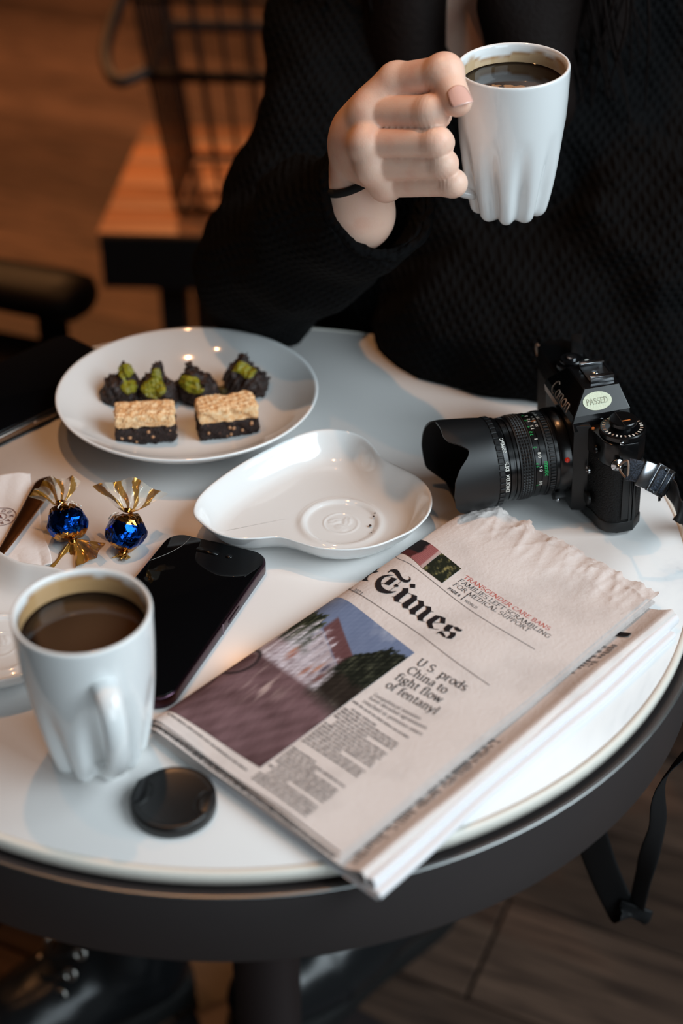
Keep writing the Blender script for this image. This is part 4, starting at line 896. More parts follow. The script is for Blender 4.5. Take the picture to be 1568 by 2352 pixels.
# colour photographs: pixels of print laid down as a fine grid
def picture(name, corners, nu, nv, fn, lift=.0003):
    c = [st_at(*p) for p in corners]                                          # TL, TR, BR, BL
    def pt(u, v):
        a = [(c[3][i] * (1 - u) + c[2][i] * u) * (1 - v) + (c[0][i] * (1 - u) + c[1][i] * u) * v for i in (0, 1)]
        return pp(max(a[0], .0013), a[1], lift)
    v, f = gridmesh(pt, nu, nv); o = obj(name, v, f, mat_attr('printed_photo', .75, .15), news)
    U, V_ = np.meshgrid(np.linspace(0, 1, nu + 1), np.linspace(0, 1, nv + 1)); c3 = fn(U, V_); c3 = np.clip(c3, 0, 255) / 255
    c3 = np.where(c3 <= .04045, c3 / 12.92, ((c3 + .055) / 1.055) ** 2.4); color_attr(o, np.concatenate([c3.reshape(-1, 3), np.ones((c3.reshape(-1, 3).shape[0], 1))], 1)); return o
def nz(U, V_, sc_, seed, oct_=4):
    rg = np.random.default_rng(seed); o = 0
    for k in range(oct_):
        for _ in range(4):
            a, b = rg.normal(size=2) * sc_ * 2 ** k; o = o + np.sin(a * U + b * V_ + rg.uniform(0, 6.28)) / 2 ** k
    return o / 4
def fountain(U, V_):
    n1 = nz(U, V_, 6, 1); n2 = nz(U, V_, 22, 2, 3); n3 = nz(U, V_, 60, 3, 2)
    C = lambda r, g, b: np.stack([np.full_like(U, r), np.full_like(U, g), np.full_like(U, b)], -1)
    mix = lambda a, b, w: a * (1 - w[..., None]) + b * w[..., None]
    sm = lambda x, a, b: np.clip((x - a) / (b - a), 0, 1)
    img = mix(C(112, 126, 156), C(196, 200, 212), sm(n1 + .25 * n2, -.1, .8))
    ground = mix(C(118, 92, 96), C(86, 64, 66), sm(n2 + n1 * .4, -.6, .9)); img = mix(img, ground, sm(-V_, -.66, -.62))
    # paving curb line and wet reflections
    cur = V_ - (.47 + .05 * np.sin(2.2 * U + .6)); img = mix(img, C(160, 142, 146), np.exp(-(cur / .008) ** 2) * .55)
    refl = np.exp(-((U - .42) / .16) ** 2) * np.exp(-((V_ - .36) / .10) ** 2) * sm(nz(U * 3, V_ * .6, 26, 6, 2), .1, .7); img = mix(img, C(206, 186, 178), refl * .8)
    # roofed building
    roofb = .90 - .33 * (U - .30); roof = sm(roofb - V_, -.004, .006) * sm(V_ - (roofb - .10), -.004, .006) * sm(U, .30, .33) * sm(-U, -.80, -.77); img = mix(img, C(104, 72, 74), roof)
    wall = sm(roofb - .10 - V_, 0, .01) * sm(V_, .56, .58) * sm(U, .30, .34) * sm(-U, -.80, -.76); img = mix(img, mix(C(170, 158, 164), C(84, 70, 76), sm(np.sin(U * 90) + n3, .1, .6)), wall)
    # trees
    t1 = sm(.86 + .05 * n2 + .03 * n3 - V_ - .9 * np.maximum(U - .22, 0), 0, .02) * sm(V_, .60, .64) * sm(-U, -.46, -.36); img = mix(img, mix(C(34, 40, 30), C(84, 88, 66), sm(n3 + .4 * n2, -.2, 1.1)), t1)
    t2 = sm(.97 + .05 * n2 + .03 * n3 - V_ - 1.5 * np.maximum(.84 - U, 0) ** 1.1, 0, .02) * sm(V_, .50 - .1 * U, .54) * sm(U, .66, .70); img = mix(img, mix(C(24, 28, 22), C(72, 74, 58), sm(n3 + .4 * n2, -.1, 1.2)), t2)
    t3 = sm(.66 - V_ + .03 * n3, 0, .03) * sm(V_, .48, .52) * sm(U, .62, .70); img = mix(img, C(44, 36, 32), t3 * .8)
    # fountain jets
    for k, (x, h) in enumerate(((.10, .70), (.17, .76), (.24, .84), (.30, .80), (.37, .83), (.44, .80), (.50, .78), (.57, .72), (.64, .73), (.71, .66))):
        w = .014 + .028 * np.clip((h - V_) / .25, 0, 1); j = np.exp(-((U - x - .012 * n3) / w) ** 2) * sm(h + .015 * n3 - V_, 0, .03) * sm(V_, .47, .50); img = mix(img, C(216, 212, 222), np.clip(j * (.75 + .3 * n3), 0, .95))
    # bathers
    for x, y, c in ((.33, .60, (176, 118, 96)), (.36, .58, (150, 96, 84)), (.60, .60, (188, 130, 104)), (.64, .62, (60, 52, 66)), (.55, .55, (168, 110, 90)), (.68, .56, (120, 70, 66))):
        img = mix(img, C(*c), np.exp(-((U - x) / .013) ** 2 - ((V_ - y) / .038) ** 2) * .95)
    # bicycle wheels at the left
    for x, y, rx, ry, a in ((.115, .405, .115, .095, .85), (.035, .20, .10, .085, .5)):
        d = np.sqrt(((U - x) / rx) ** 2 + ((V_ - y) / ry) ** 2); img = mix(img, C(40, 34, 36), np.exp(-((d - 1) / .10) ** 2) * a * sm(U - x + .3 * (V_ - y), -.12, -.02)); img = mix(img, C(140, 122, 122), np.exp(-((d - .8) / .06) ** 2) * .35)
    # dark reflections at the lower right
    dk = sm(n1 + .5 * n2, .1, .9) * sm(U, .45, .8) * sm(-V_, -.40, -.30) * sm(V_, .18, .26); img = mix(img, C(58, 48, 48), dk * .7)
    return img + n3[..., None] * 6
picture('front_photo', [(754, 1373), (952, 1500), (597, 1764), (362, 1637)], 200, 190, fountain)
def portrait(U, V_):
    n1 = nz(U, V_, 6, 11); n3 = nz(U, V_, 40, 12, 2); C = lambda r, g, b: np.stack([np.full_like(U, r), np.full_like(U, g), np.full_like(U, b)], -1)
    img = C(156, 96, 96) + 10 * np.sin(V_ * 90)[..., None]; hair = np.clip(((.62 + .08 * n1 - U) / .06), 0, 1)[..., None]; img = img * (1 - hair) + C(30, 26, 27) * hair
    band = np.clip((U - .9) / .03, 0, 1)[..., None]; img = img * (1 - band) + C(190, 166, 162) * band; red = np.clip((.34 - V_ + .2 * (U - .4)) / .04, 0, 1)[..., None] * hair; img = img * (1 - red) + C(78, 36, 34) * red; return img + n3[..., None] * 5
picture('teaser_photo', [(951, 1241), (1013, 1270), (970, 1306), (906, 1271)], 50, 40, portrait)
def leaves(U, V_):
    n1 = nz(U, V_, 9, 15); n2 = nz(U, V_, 24, 16, 3); w = np.clip((n1 + .7 * n2 - .1) / .9, 0, 1)[..., None]; a = np.array([34, 38, 28.]); b = np.array([142, 132, 84.]); return a * (1 - w) + b * w
picture('teaser_photo', [(1014, 1271), (1059, 1307), (1015, 1340), (970, 1306)], 44, 40, leaves)

# letters round the napkin stamp
tb = MB()
for ch, ang in (('A', 118), ('D', 82), ('U', 46), ('K', 8), ('A', -32), ('R', 154), ('R', -70)):
    adv, ps = glyph_polys(ch if ch in GL else 'R', .09, .12); a = radians(ang); out = Vector((cos(a), sin(a), 0)); tan = Vector((sin(a), -cos(a), 0))
    for q in ps:
        b = len(tb.v)
        for gx, gy in q:
            p = Vector((sc.x, sc.y, 0)) + out * (.0064 + gy * .0042) + tan * ((gx - adv / 2) * .0042); u_, v_ = inv_nap(p); tb.v.append(tuple(nap_pt(u_, v_, .0004)))
        tb.f.append((b, b + 1, b + 2, b + 3))
tb.build('stamp_letters', m_stamp, nap, False)
# ------------------------------------------------------------------ the film camera (local +x looks out of the lens, +y the rewind end, +z up)
m_cblk = mat('camera_black_enamel', lin(13, 13, 14), .22, spec=.5)
m_satin = mat('camera_satin_black', lin(20, 20, 21), .42)
m_leath = mat('camera_leatherette', lin(15, 15, 16), .55, spec=.3, bump=(900, 1.0, 2))
m_chrome = mat('camera_chrome', lin(205, 208, 212), .2, metal=1.0)
m_white = mat('engraving_white', lin(222, 220, 212), .5)
m_green = mat('engraving_green', lin(30, 160, 84), .5)
m_orange = mat('engraving_orange', lin(206, 120, 60), .5)
m_red = mat('red_dot', lin(206, 44, 22), .25, coat=.5)
m_gilt = mat('engraving_gilt', lin(150, 128, 112), .5)
CA = radians(192.65); CLOC = Vector((.1423, .844, T - .0002)); CROT = (radians(.64), radians(3.65), CA); CSC = 1.037
camr = thing('film_camera', 'black film camera with a petal lens hood standing on the table behind the newspaper', 'camera', CLOC, CROT); camr.scale = (CSC,) * 3
def lx(x): return float(np.interp(x, [-.02, -.005, .005, .0164, .041, .08], [-.0135, -.001, .0055, .0138, .0375, .0765]))
RX = Matrix.Rotation(pi / 2, 4, 'Y')
LZ = .0360; LR = .91                                                                    # height of the lens axis
def axis(x): return Matrix.Translation((x, 0, LZ)) @ RX                       # lathe z -> local +x
Y0, Y1, XF, XB = -.088, .056, -.020, -.052
def body_outline(d=0.):
    o = [(XF + .0 + d, -.030), (XF + d, .030), (XF - .002 + d, .036), (XF - .0035 + d, .048), (XF - .007, Y1 - .003 + d), (XF - .013, Y1 + d), (XB + .008, Y1 + d), (XB - d, Y1 - .008), (XB - d, Y0 + .008), (XB + .008, Y0 - d), (XF - .012, Y0 - d), (XF - .004 + d, Y0 + .006), (XF - .002 + d, -.040)]
    return o
autosmooth(MB().add(prism(body_outline(), .0, .0085, .0008, 2)).build('bottom_plate', m_satin, camr), 35)
autosmooth(MB().add(prism(body_outline(-.0006), .0085, .052)).build('body', m_leath, camr), 35)
tp = MB(); tp.add(prism(body_outline(), .052, .0695, .0012, 2))
autosmooth(tp.build('top_plate', m_cblk, camr), 35)
# leather seam strip at the rewind end
autosmooth(MB().add(box(XB + .010, XF - .015, Y1 - .0008, Y1 + .0006, .011, .052, .0003)).build('film_door_edge', m_satin, camr), 35)
autosmooth(MB().add(box(XB + .0075, XB + .0095, Y1 - .004, Y1 + .0008, .009, .053, .0003)).build('door_hinge', m_cblk, camr), 35)
autosmooth(MB().add(box(XF - .0215, XF - .0198, Y1 - .004, Y1 + .0010, .009, .053, .0004)).build('door_hinge', m_cblk, camr), 35)
# mirror box front and prism
fr = MB(); fr.add(prism([(XF - .002, -.031), (XF - .002, .031), (XF + .0085, .0275), (XF + .0085, -.0275)], .004, .071, .001, 2)); autosmooth(fr.build('mirror_box', m_satin, camr), 35)
def loft(sec):
    n = len(sec[0]); v = [p for s in sec for p in s]; f = [tuple(range(n))[::-1], tuple((len(sec) - 1) * n + k for k in range(n))]
    for i in range(len(sec) - 1):
        for k in range(n): f.append((i * n + k, i * n + (k + 1) % n, (i + 1) * n + (k + 1) % n, (i + 1) * n + k))
    return v, f
def rect_sec(x0, x1, y, z): return [(x0, -y, z), (x1, -y, z), (x1, y, z), (x0, y, z)]
pr = loft([rect_sec(XB + .003, XF + .0090, .0285, .066), rect_sec(XB + .002, XF + .0100, .0275, .0725), rect_sec(XB + .002, XF + .0085, .0262, .0765), rect_sec(XB + .006, XF - .0015, .0155, .0895), rect_sec(XB + .0065, XF - .0025, .0148, .0900)])
po = obj('prism_housing', *pr, m_cblk, camr, False)
bv = po.modifiers.new('bevel', 'BEVEL'); bv.width = .0007; bv.segments = 2
# maker's name on the sloping prism front, in thin strokes
def frontpt(y, w):                                                            # w runs down the slope from the top edge
    z = .0895 - w; x = XF - .0015 + .0100 * (w / .013) if w < .013 else XF + .0085 + (w - .013) * .3; return Vector((x + .0004, y, z))
CN = {'C': [A(.30, .30, .26, .30, 50, 310, 14)], 'a': [A(.22, .20, .17, .20, 90, 450, 16), [(.39, .40), (.39, .0)]], 'n': [[(.06, 0), (.06, .40)], [(.06, .22)] + A(.22, .22, .16, .18, 180, 0, 9) + [(.38, 0)]], 'o': [A(.22, .20, .19, .20, 90, 450, 16)]}
nm = MB(); x = 0
for ch, adv in (('C', .62), ('a', .52), ('n', .50), ('o', .50), ('n', .5)):
    for s in CN[ch]: nm.add(tube([frontpt(-.0150 + (x + p[0]) * .0118, .0155 - p[1] * .0125) for p in s], .00042, 6))
    x += adv
nm.build('name_plate', m_gilt, camr)
# hot shoe on top of the prism
hs = MB(); hz = .0900
hs.add(box(XB + .008, XF - .008, -.0098, .0098, hz, hz + .0010, .0002)); hs.build('hot_shoe', m_satin, camr, ang=35)
for s in (-1, 1):
    r = MB(); y0, y1 = sorted((s * .0098, s * .0112)); r.add(box(XB + .008, XF - .008, y0, y1, hz, hz + .0046, .0003)); y0, y1 = sorted((s * .0072, s * .0112)); r.add(box(XB + .008, XF - .008, y0, y1, hz + .0034, hz + .0046, .0003)); r.build('shoe_rail', m_chrome, camr, ang=35)
o = obj('shoe_contact', *lathe([(0, 0), (.0024, 0), (.0024, .0006), (0, .0007)], 20), m_chrome, camr); o.location = (-.035, 0, hz + .001)
# oval paper sticker with its stamped word on the near prism slope
def slope(a, b):                                                              # a along x, b up the slope on the +y side
    z = .0765 + b; y = .0262 + (.0155 - .0262) * (b / .013); return Vector((a, y + .00035, z + .00025))
so = MB(); n = 40; cx, cb = -.0290, .0063
so.v = [tuple(slope(cx + .0098 * cos(2 * pi * k / n), cb + .0047 * sin(2 * pi * k / n))) for k in range(n)]; so.f = [tuple(range(n))]
m_stick = mat('sticker_paper', lin(214, 222, 196), .6, bump=(700, .3))
stk = so.build('sticker', m_stick, camr, False, label='pale oval paper sticker reading PASSED')
pw = MB(); x = 0
for ch in 'PASSED':
    adv, ps = glyph_polys(ch, .07, .09)
    for q in ps:
        b = len(pw.v)
        for a, c in q: pw.v.append(tuple(slope(cx - (-.0076 + (x + a) * .0041) * 1.0, cb - .0014 + c * .0041) + Vector((0, .00012, .00012))))
        pw.f.append((b, b + 1, b + 2, b + 3))
    x += adv
pw.build('sticker_print', mat('sticker_ink', lin(150, 152, 132), .7), stk, False)
# rewind knob, speed dial and button at the near end
def disc(name, x, y, z, prof, m, parent=camr, n=40, ang=35):
    o = obj(name, *lathe(prof, n), m, parent); autosmooth(o, ang); o.location = (x, y, z); return o
dz = .0695
dl = disc('film_speed_dial', -.0385, .0420, dz, [(.0135, 0), (.0135, .0010), (.0148, .0014), (.0148, .0040), (.0140, .0046), (.0, .0046)], m_cblk)
kn = disc('rewind_knob', -.0385, .0420, dz + .0044, [(.0064, 0), (.0064, .0022), (.0084, .0026), (.0090, .0034), (.0090, .0056), (.0084, .0062), (0, .0062)], m_cblk)
for k in range(28):
    a = 2 * pi * k / 28; obj('dial_mark', *box(-.0010, .0010, -.0005, .0005, 0, .00012), m_white if k % 3 else m_gilt, dl, False)
    q = dl.children[-1]; q.location = (.0120 * cos(a), .0120 * sin(a), .00465); q.rotation_euler = (0, 0, a)
obj('crank_slot', *box(-.0003, .0003, -.0085, .0085, 0, .0002), m_satin, kn, False).location = (.0022, 0, .0062)
obj('knob_mark', *box(-.0036, .0020, -.00035, .00035, 0, .0002), m_orange, kn, False).location = (.0, .003, .0062)
obj('dial_lock', *box(-.0012, .0012, 0, .0012, .0008, .0026, .0002), m_chrome, dl).location = (.006, .0136, 0)
disc('battery_button', -.0295, .0225, dz, [(.0052, 0), (.0052, .0034), (.0046, .0040), (.0036, .0040), (.0036, .0030), (0, .0028)], m_cblk)
disc('lamp', -.0225, .0325, dz, [(.0011, 0), (.0011, .0008), (0, .0012)], m_orange, n=14)
disc('self_timer_lens', 0, 0, 0, [(.0030, 0), (.0030, .0012), (.0022, .0014), (0, .0010)], m_cblk).matrix_local = Matrix.Translation((XF - .0014, .0415, .060)) @ RX
disc('flash_socket', 0, 0, 0, [(.0034, 0), (.0034, .0012), (.0024, .0012), (.0024, .0002), (0, .0002)], m_chrome).matrix_local = Matrix.Translation((XF + .0002, .0345, .040)) @ RX
disc('release_lever', 0, 0, 0, [(.0046, 0), (.0046, .0014), (.0038, .0020), (0, .0020)], m_satin).matrix_local = Matrix.Translation((XF - .0003, .0355, .018)) @ RX
# far end: shutter dial, advance lever, release button
fd = disc('shutter_dial', -.036, -.046, dz, [(.0105, 0), (.0105, .0042), (.0098, .0048), (.0, .0048)], m_cblk)
disc('advance_lever', -.036, -.046, dz + .0048, [(.0082, 0), (.0082, .0022), (.0074, .0030), (0, .0030)], m_cblk)
disc('release_button', -.036, -.046, dz + .0078, [(.0036, 0), (.0036, .0010), (.0026, .0014), (0, .0011)], m_chrome)
lv = MB(); lv.add(box(-.004, .004, -.034, -.004, 0, .0024, .0007)); o = lv.build('lever_arm', m_satin, camr, ang=35); o.location = (-.040, -.046, dz + .0052); o.rotation_euler = (0, 0, radians(-20))
for k, (dx, dy) in enumerate(((0, .0), (.003, .003), (.0062, .0055), (-.003, -.002))):
    obj('speed_mark', *box(-.0012, .0012, -.0007, .0007, 0, .0002), m_orange if k == 1 else m_white, fd, False).location = (-.0075 + dx, .0052 + dy - .002, .0048)
lug = MB(); lug.add(tube([(0, .0046 * cos(a), .0046 * sin(a)) for a in np.linspace(0, 2 * pi, 24)[:-1]], .0007, 6, False, True)); o = lug.build('strap_ring', m_gilt, camr); o.location = (XF - .008, Y0 - .004, .060)

# lens barrel, from the mount outwards
def ring(name, prof, m, n=96, rf=None, ang=38):
    o = obj(name, *lathe([(r * LR, lx(x)) for r, x in prof], n, True, True, rf), m, camr); autosmooth(o, ang); o.matrix_local = axis(0); return o
ring('mount_ring', [(.0300, -.0175), (.0322, -.0170), (.0322, -.0095), (.0312, -.0080), (.0305, -.0075), (.0305, -.0055), (.0296, -.005)], m_cblk)
ring('aperture_ring', [(.0300, -.0055), (.0312, -.0052), (.0312, -.0046), (.0304, -.0042), (.0304, .0022), (.0311, .0026), (.0311, .0044), (.0302, .0050)], m_satin)
kr = MB()
for k in range(72):
    a = 2 * pi * k / 72; kr.add(box(lx(-.0036), lx(.0020), -.00075, .00075, .0, .0012, .0002, 1), Matrix.Translation((0, 0, LZ)) @ Matrix.Rotation(a, 4, 'X') @ Matrix.Translation((0, 0, .0302 * LR)))
kr.build('ring_ridge', m_satin, camr, False)['kind'] = 'stuff'
camr.children[-1]
ring('scale_band', [(.0302, .0050), (.0308, .0052), (.0308, .0102), (.0304, .0106), (.0312, .0112), (.0312, .0158), (.0306, .0164)], m_cblk)
ring('focus_ring', [(.0304, .0164), (.0314, .0166), (.0314, .0174), (.0309, .0178), (.0309, .0254), (.0314, .0258), (.0314, .0266), (.0305, .0272)], m_satin)
dm = MB()
for k in range(78):
    for j in range(4):
        a = 2 * pi * (k + .5 * 0) / 78; M_ = Matrix.Translation((0, 0, LZ)) @ Matrix.Rotation(a, 4, 'X') @ Matrix.Translation((lx(.0188 + .0019 * j), 0, .0308 * LR))
        w, d, hh = .00115, .00078, .0011; dm.add(([(-d, -w, 0), (d, -w, 0), (d, w, 0), (-d, w, 0), (0, 0, hh)], [(0, 1, 4), (1, 2, 4), (2, 3, 4), (3, 0, 4)]), M_)
dm.build('grip_stud', m_satin, camr, False)['kind'] = 'stuff'
ring('front_barrel', [(.0304, .0270), (.0312, .0274), (.0312, .0292), (.0302, .0297), (.0302, .0306), (.0308, .0310), (.0308, .0335), (.0300, .0340), (.0300, .0350)], m_cblk)
ring('adapter_ring', [(.0300, .0345), (.0318, .0350), (.0322, .0378), (.0318, .0384), (.0312, .0388)], m_cblk)
hk = ring('hood_collar', [(.0312, .0380), (.0326, .0384), (.0326, .0424), (.0318, .0430)], m_satin)
hr = MB()
for k in range(44):
    a = 2 * pi * k / 44; hr.add(box(-.0019, .0019, -.00165, .00165, 0, .0010, .0003, 1), Matrix.Translation((lx(.0404), 0, LZ)) @ Matrix.Rotation(a, 4, 'X') @ Matrix.Translation((0, 0, .0324 * LR)))
hr.build('collar_ridge', m_satin, camr, False)['kind'] = 'stuff'
# petal hood: wall with two long and two short petals
m_hoodin = mat('hood_inside', lin(7, 7, 8), .8)
def hood():
    v = []; f = []; n = 128; nr = 14
    for side in (0, 1):
        for j in range(nr + 1):
            w = j / nr
            for k in range(n):
                a = 2 * pi * k / n; d = abs(math.degrees(atan2(sin(a), cos(a)))); low = d > 90; far = sin(a) < 0; d = d if d <= 90 else 180 - d   # 0 top or bottom, 90 side
                L = float(np.interp(d, [0, 16, 24, 31, 38, 46, 58, 72, 90], [.0315, .0320, .0300, .0225, .0175, .0195, .0262, .0305, .0318]))
                if far: L = max(L, float(np.interp(d, [0, 30, 45, 60, 75, 90], [.02, .026, .0325, .0345, .0355, .0360])))
                if low: L = min(L, float(np.interp(d, [0, 20, 40, 60, 90], [.021, .021, .023, .034, .04])))
                xx = lx(.0425) + L * w; r = .0300 + .0038 * (w * L / .034) ** .8 - side * .0013; v.append((xx, r * sin(a), LZ + r * cos(a)))
    N_ = (nr + 1) * n
    for j in range(nr):
        for k in range(n):
            q = (j * n + k, j * n + (k + 1) % n, (j + 1) * n + (k + 1) % n, (j + 1) * n + k); f.append(q); f.append(tuple(N_ + i for i in q[::-1]))
    for k in range(n):
        a, b = nr * n + k, nr * n + (k + 1) % n; f.append((a, b, N_ + b, N_ + a)); a, b = k, (k + 1) % n; f.append((b, a, N_ + a, N_ + b))
    return v, f
hv, hf = hood(); ho = obj('lens_hood', hv, hf, m_satin, camr); autosmooth(ho, 50); ho.data.materials.append(m_hoodin)
for p in ho.data.polygons:
    if min(p.vertices) >= 15 * 128: p.material_index = 1
ring('front_element', [(.0, .0275), (.010, .0285), (.018, .0300), (.0215, .0320), (.0245, .0335), (.0300, .0375), (.0305, .0380)], m_hoodin)
gl = ring('lens_glass', [(.0, .0345), (.008, .0340), (.016, .0325), (.021, .0305)], m_lensg)
# engraved figures round the barrel
def around(text, ang0, x, size, m, rad, name, per=.62, flip=False):
    """text that runs round the barrel; ang0 in degrees from the top towards the near side"""
    mb = MB(); a = radians(ang0 - 14); pos = 0; rad *= LR
    for ch in text:
        adv, ps = glyph_polys(ch, .12, .13, 0) if ch in GL else (.5, [])
        for q in ps:
            b = len(mb.v)
            for gx, gy in q:
                t_ = a - (pos + gx) * size / rad; rr = rad + .00015; mb.v.append((lx(x) - gy * size * .9, rr * sin(t_), LZ + rr * cos(t_)))
            mb.f.append((b, b + 1, b + 2, b + 3))
        pos += adv
    mb.build(name, m, camr, False)
GL.update({'5': (.5, [[(.40, .66), (.13, .66), (.11, .38)] + A(.23, .21, .18, .20, 120, -140, 14)], []), '4': (.5, [[(.32, 0), (.32, .66), (.06, .20), (.44, .20)]], []), '7': (.46, [[(.07, .65), (.40, .65), (.17, 0)]], []), '8': (.5, [A(.25, .49, .14, .16, 90, 450, 16), A(.25, .17, .17, .18, 90, 450, 16)], []), 'X': (.6, [[(.08, .68), (.52, 0)], [(.52, .68), (.08, 0)]], [])})
for tx, an in (('0.6', 117), ('0.7', 95), ('0.8', 76), ('1', 52), ('1.2', 36), ('1.5', 22), ('2', 8)): around(tx, an, .0130, .0030, m_white, .0312, 'distance_figure')
for tx, an in (('2', 118), ('2.5', 89), ('3', 63), ('3.5', 45), ('4', 32), ('5', 19), ('7', 5)): around(tx, an, .0158, .0028, m_green, .0312, 'feet_figure')
around('50mm', 104, .0078, .0042, m_green, .0308, 'focal_length_figure')
for tx, an in (('22', 32), ('16', 24), ('8', 17), ('4', 11), ('4', -11), ('8', -17)): around(tx, an, .0080, .0022, m_white, .0308, 'depth_figure')
obj('index_line', *box(lx(.0060), lx(.0100), -.0003, .0003, .0307 * LR, .0310 * LR), m_orange, camr, False).matrix_local = Matrix.Translation((0, 0, LZ)) @ Matrix.Rotation(radians(-6), 4, 'X')
for tx, an in (('22', 18), ('16', 10), ('11', 2)): around(tx, an, .0040, .0026, m_white, .0312, 'aperture_figure')
around('EMOLUX', 118, .0378, .0036, m_white, .0321, 'adapter_print'); around('DLP', 86, .0378, .0036, m_white, .0321, 'adapter_print'); around('55MPC', 62, .0378, .0034, m_white, .0321, 'adapter_print')
rd = obj('red_dot', *lathe([(.0, 0), (.0019, 0), (.0016, .0007), (0, .0010)], 18), m_red, camr); rd.matrix_local = Matrix.Translation((lx(-.0128), 0, LZ)) @ Matrix.Rotation(radians(-71), 4, 'X') @ Matrix.Translation((0, 0, .0321 * LR))
lk = MB(); lk.add(box(-.004, .004, -.0035, .0035, 0, .0045, .0006)); o = lk.build('lens_lock', m_satin, camr, ang=35); o.matrix_local = Matrix.Translation((lx(-.010), 0, LZ)) @ Matrix.Rotation(radians(-138), 4, 'X') @ Matrix.Translation((0, 0, .0312 * LR))
o = obj('lock_pin', *lathe([(0, 0), (.0016, 0), (.0016, .003), (0, .0034)], 14), m_chrome, camr); o.matrix_local = Matrix.Translation((lx(-.010), 0, LZ)) @ Matrix.Rotation(radians(-146), 4, 'X') @ Matrix.Translation((0, 0, .0345 * LR))

# strap: lug, woven band, slide, buckle, then over the table edge and down in a loop
m_web = mat('strap_webbing', lin(30, 34, 42), .7); nt = m_web.node_tree
_tc = nt.nodes.new('ShaderNodeTexCoord'); _w = nt.nodes.new('ShaderNodeTexNoise'); _w.inputs['Scale'].default_value = 1400; _r = nt.nodes.new('ShaderNodeValToRGB')
_r.color_ramp.elements[0].color = lin(10, 11, 15); _r.color_ramp.elements[1].color = lin(66, 74, 88); _r.color_ramp.elements[0].position = .38; _r.color_ramp.elements[1].position = .66
nt.links.new(_tc.outputs['Object'], _w.inputs['Vector']); nt.links.new(_w.outputs['Fac'], _r.inputs['Fac']); nt.links.new(_r.outputs['Color'], nt.nodes['Principled BSDF'].inputs['Base Color'])
m_strap = mat('strap_tape', lin(15, 16, 18), .6)
IM = (Matrix.Translation(CLOC) @ Euler(CROT).to_matrix().to_4x4() @ Matrix.Scale(CSC, 4)).inverted()
L_ = lambda p: IM @ p
lugp = Vector((XF - .010, Y1 + .0008, .056))
o = obj('strap_lug', *lathe([(.0, 0), (.0045, 0), (.0042, .0012), (.0020, .0016), (.0017, .0036), (.0024, .0042), (0, .0048)], 20), m_chrome, camr); o.matrix_local = Matrix.Translation(lugp) @ Matrix.Rotation(-pi / 2, 4, 'X')
W0 = [deep(1412, 1082, .925), deep(1440, 1078, .922), deep(1466, 1083, .921), deep(1492, 1093, .922), deep(1516, 1104, .926), deep(1536, 1117, .932)]
b0 = [L_(p) for p in W0]
tri = [lugp + Vector((0, .0035, 0)), b0[1] + Vector((0, 0, .0062)), b0[1] + Vector((0, 0, -.0062))]
obj('strap_ring', *tube(spline(tri, 6, True), .0007, 6, False, True), m_gilt, camr)
upv = L_(deep(1450, 1000, .915)) - L_(deep(1440, 1100, .925))
wb = obj('strap_band', *tube(spline(b0[1:], 6), .0072, 16, True, False, .16, upv), m_web, camr)
def buckle(name, i, t_, wdt, hgt, thk):
    c = b0[i].lerp(b0[i + 1], t_); d = (b0[i + 1] - b0[i]).normalized(); u = (upv - d * upv.dot(d)).normalized(); n_ = d.cross(u); mb = MB()
    mb.add(box(-wdt / 2, wdt / 2, -hgt / 2, hgt / 2, -thk, thk, .0004)); o = mb.build(name, m_chrome, camr, ang=35); o.matrix_local = Matrix.Translation(c) @ Matrix((d, u, n_)).transposed().to_4x4(); return o
buckle('strap_slide', 2, .62, .0075, .0172, .0019)
c = b0[4]; d = (b0[5] - b0[3]).normalized(); u = (upv - d * upv.dot(d)).normalized(); n_ = d.cross(u); mb = MB()
for s in (-1, 1): mb.add(box(s * .0062 - .0011, s * .0062 + .0011, -.0092, .0092, -.0012, .0012, .0004)); mb.add(box(-.0073, .0073, s * .0083 - .0011, s * .0083 + .0011, -.0012, .0012, .0004))
mb.add(box(-.0006, .0006, -.0088, .0088, .0004, .0030, .0002)); o = mb.build('strap_buckle', m_chrome, camr, ang=35); o.matrix_local = Matrix.Translation(c) @ Matrix((d, u, n_)).transposed().to_4x4()
obj('strap_end', *tube([L_(deep(1512, 1122, .93)), L_(deep(1514, 1138, .931)), L_(deep(1514, 1150, .932))], .0016, 8, True, False, .4), m_strap, camr)
loop = [W0[5], deep(1552, 1140, .925), deep(1566, 1178, .905), Vector((.243, .800, T + .020)), Vector((.262, .775, T + .010)), Vector((.280, .760, T + .004)), Vector((.302, .748, T + .004)), Vector((.3165, .740, T - .012)), Vector((.3135, .742, T - .07)), deep(1545, 1760, .965), deep(1508, 1900, 1.02), deep(1478, 2010, 1.07), deep(1462, 2080, 1.10)]
twist = [upv] * 3 + [L_(EYE) * 0 + IM.to_3x3() @ Vector((.3, .9, .1))] * 6 + [IM.to_3x3() @ Vector((.5, .8, 0))] * 1 + [IM.to_3x3() @ Vector((.9, .3, 0))] + [IM.to_3x3() @ Vector((.6, -.7, .1))] * 2
lp = [L_(p) for p in loop]; sp_ = spline(lp, 8); tw = []
for i in range(len(sp_)):
    q = i / 8; k = min(int(q), len(twist) - 2); tw.append(twist[k].lerp(twist[k + 1], q - k))
obj('strap', *tube(sp_, .0070, 12, True, False, .14, tw), m_strap, camr)
lp2 = [deep(1462, 2080, 1.10), deep(1450, 2104, 1.105), deep(1420, 2075, 1.11), deep(1385, 2000, 1.09), deep(1360, 1930, 1.06), deep(1335, 1850, 1.02)]
obj('strap', *tube(spline([L_(p) for p in lp2], 8), .0125, 12, True, False, .10, IM.to_3x3() @ Vector((.92, -.25, .1))), m_strap, camr)
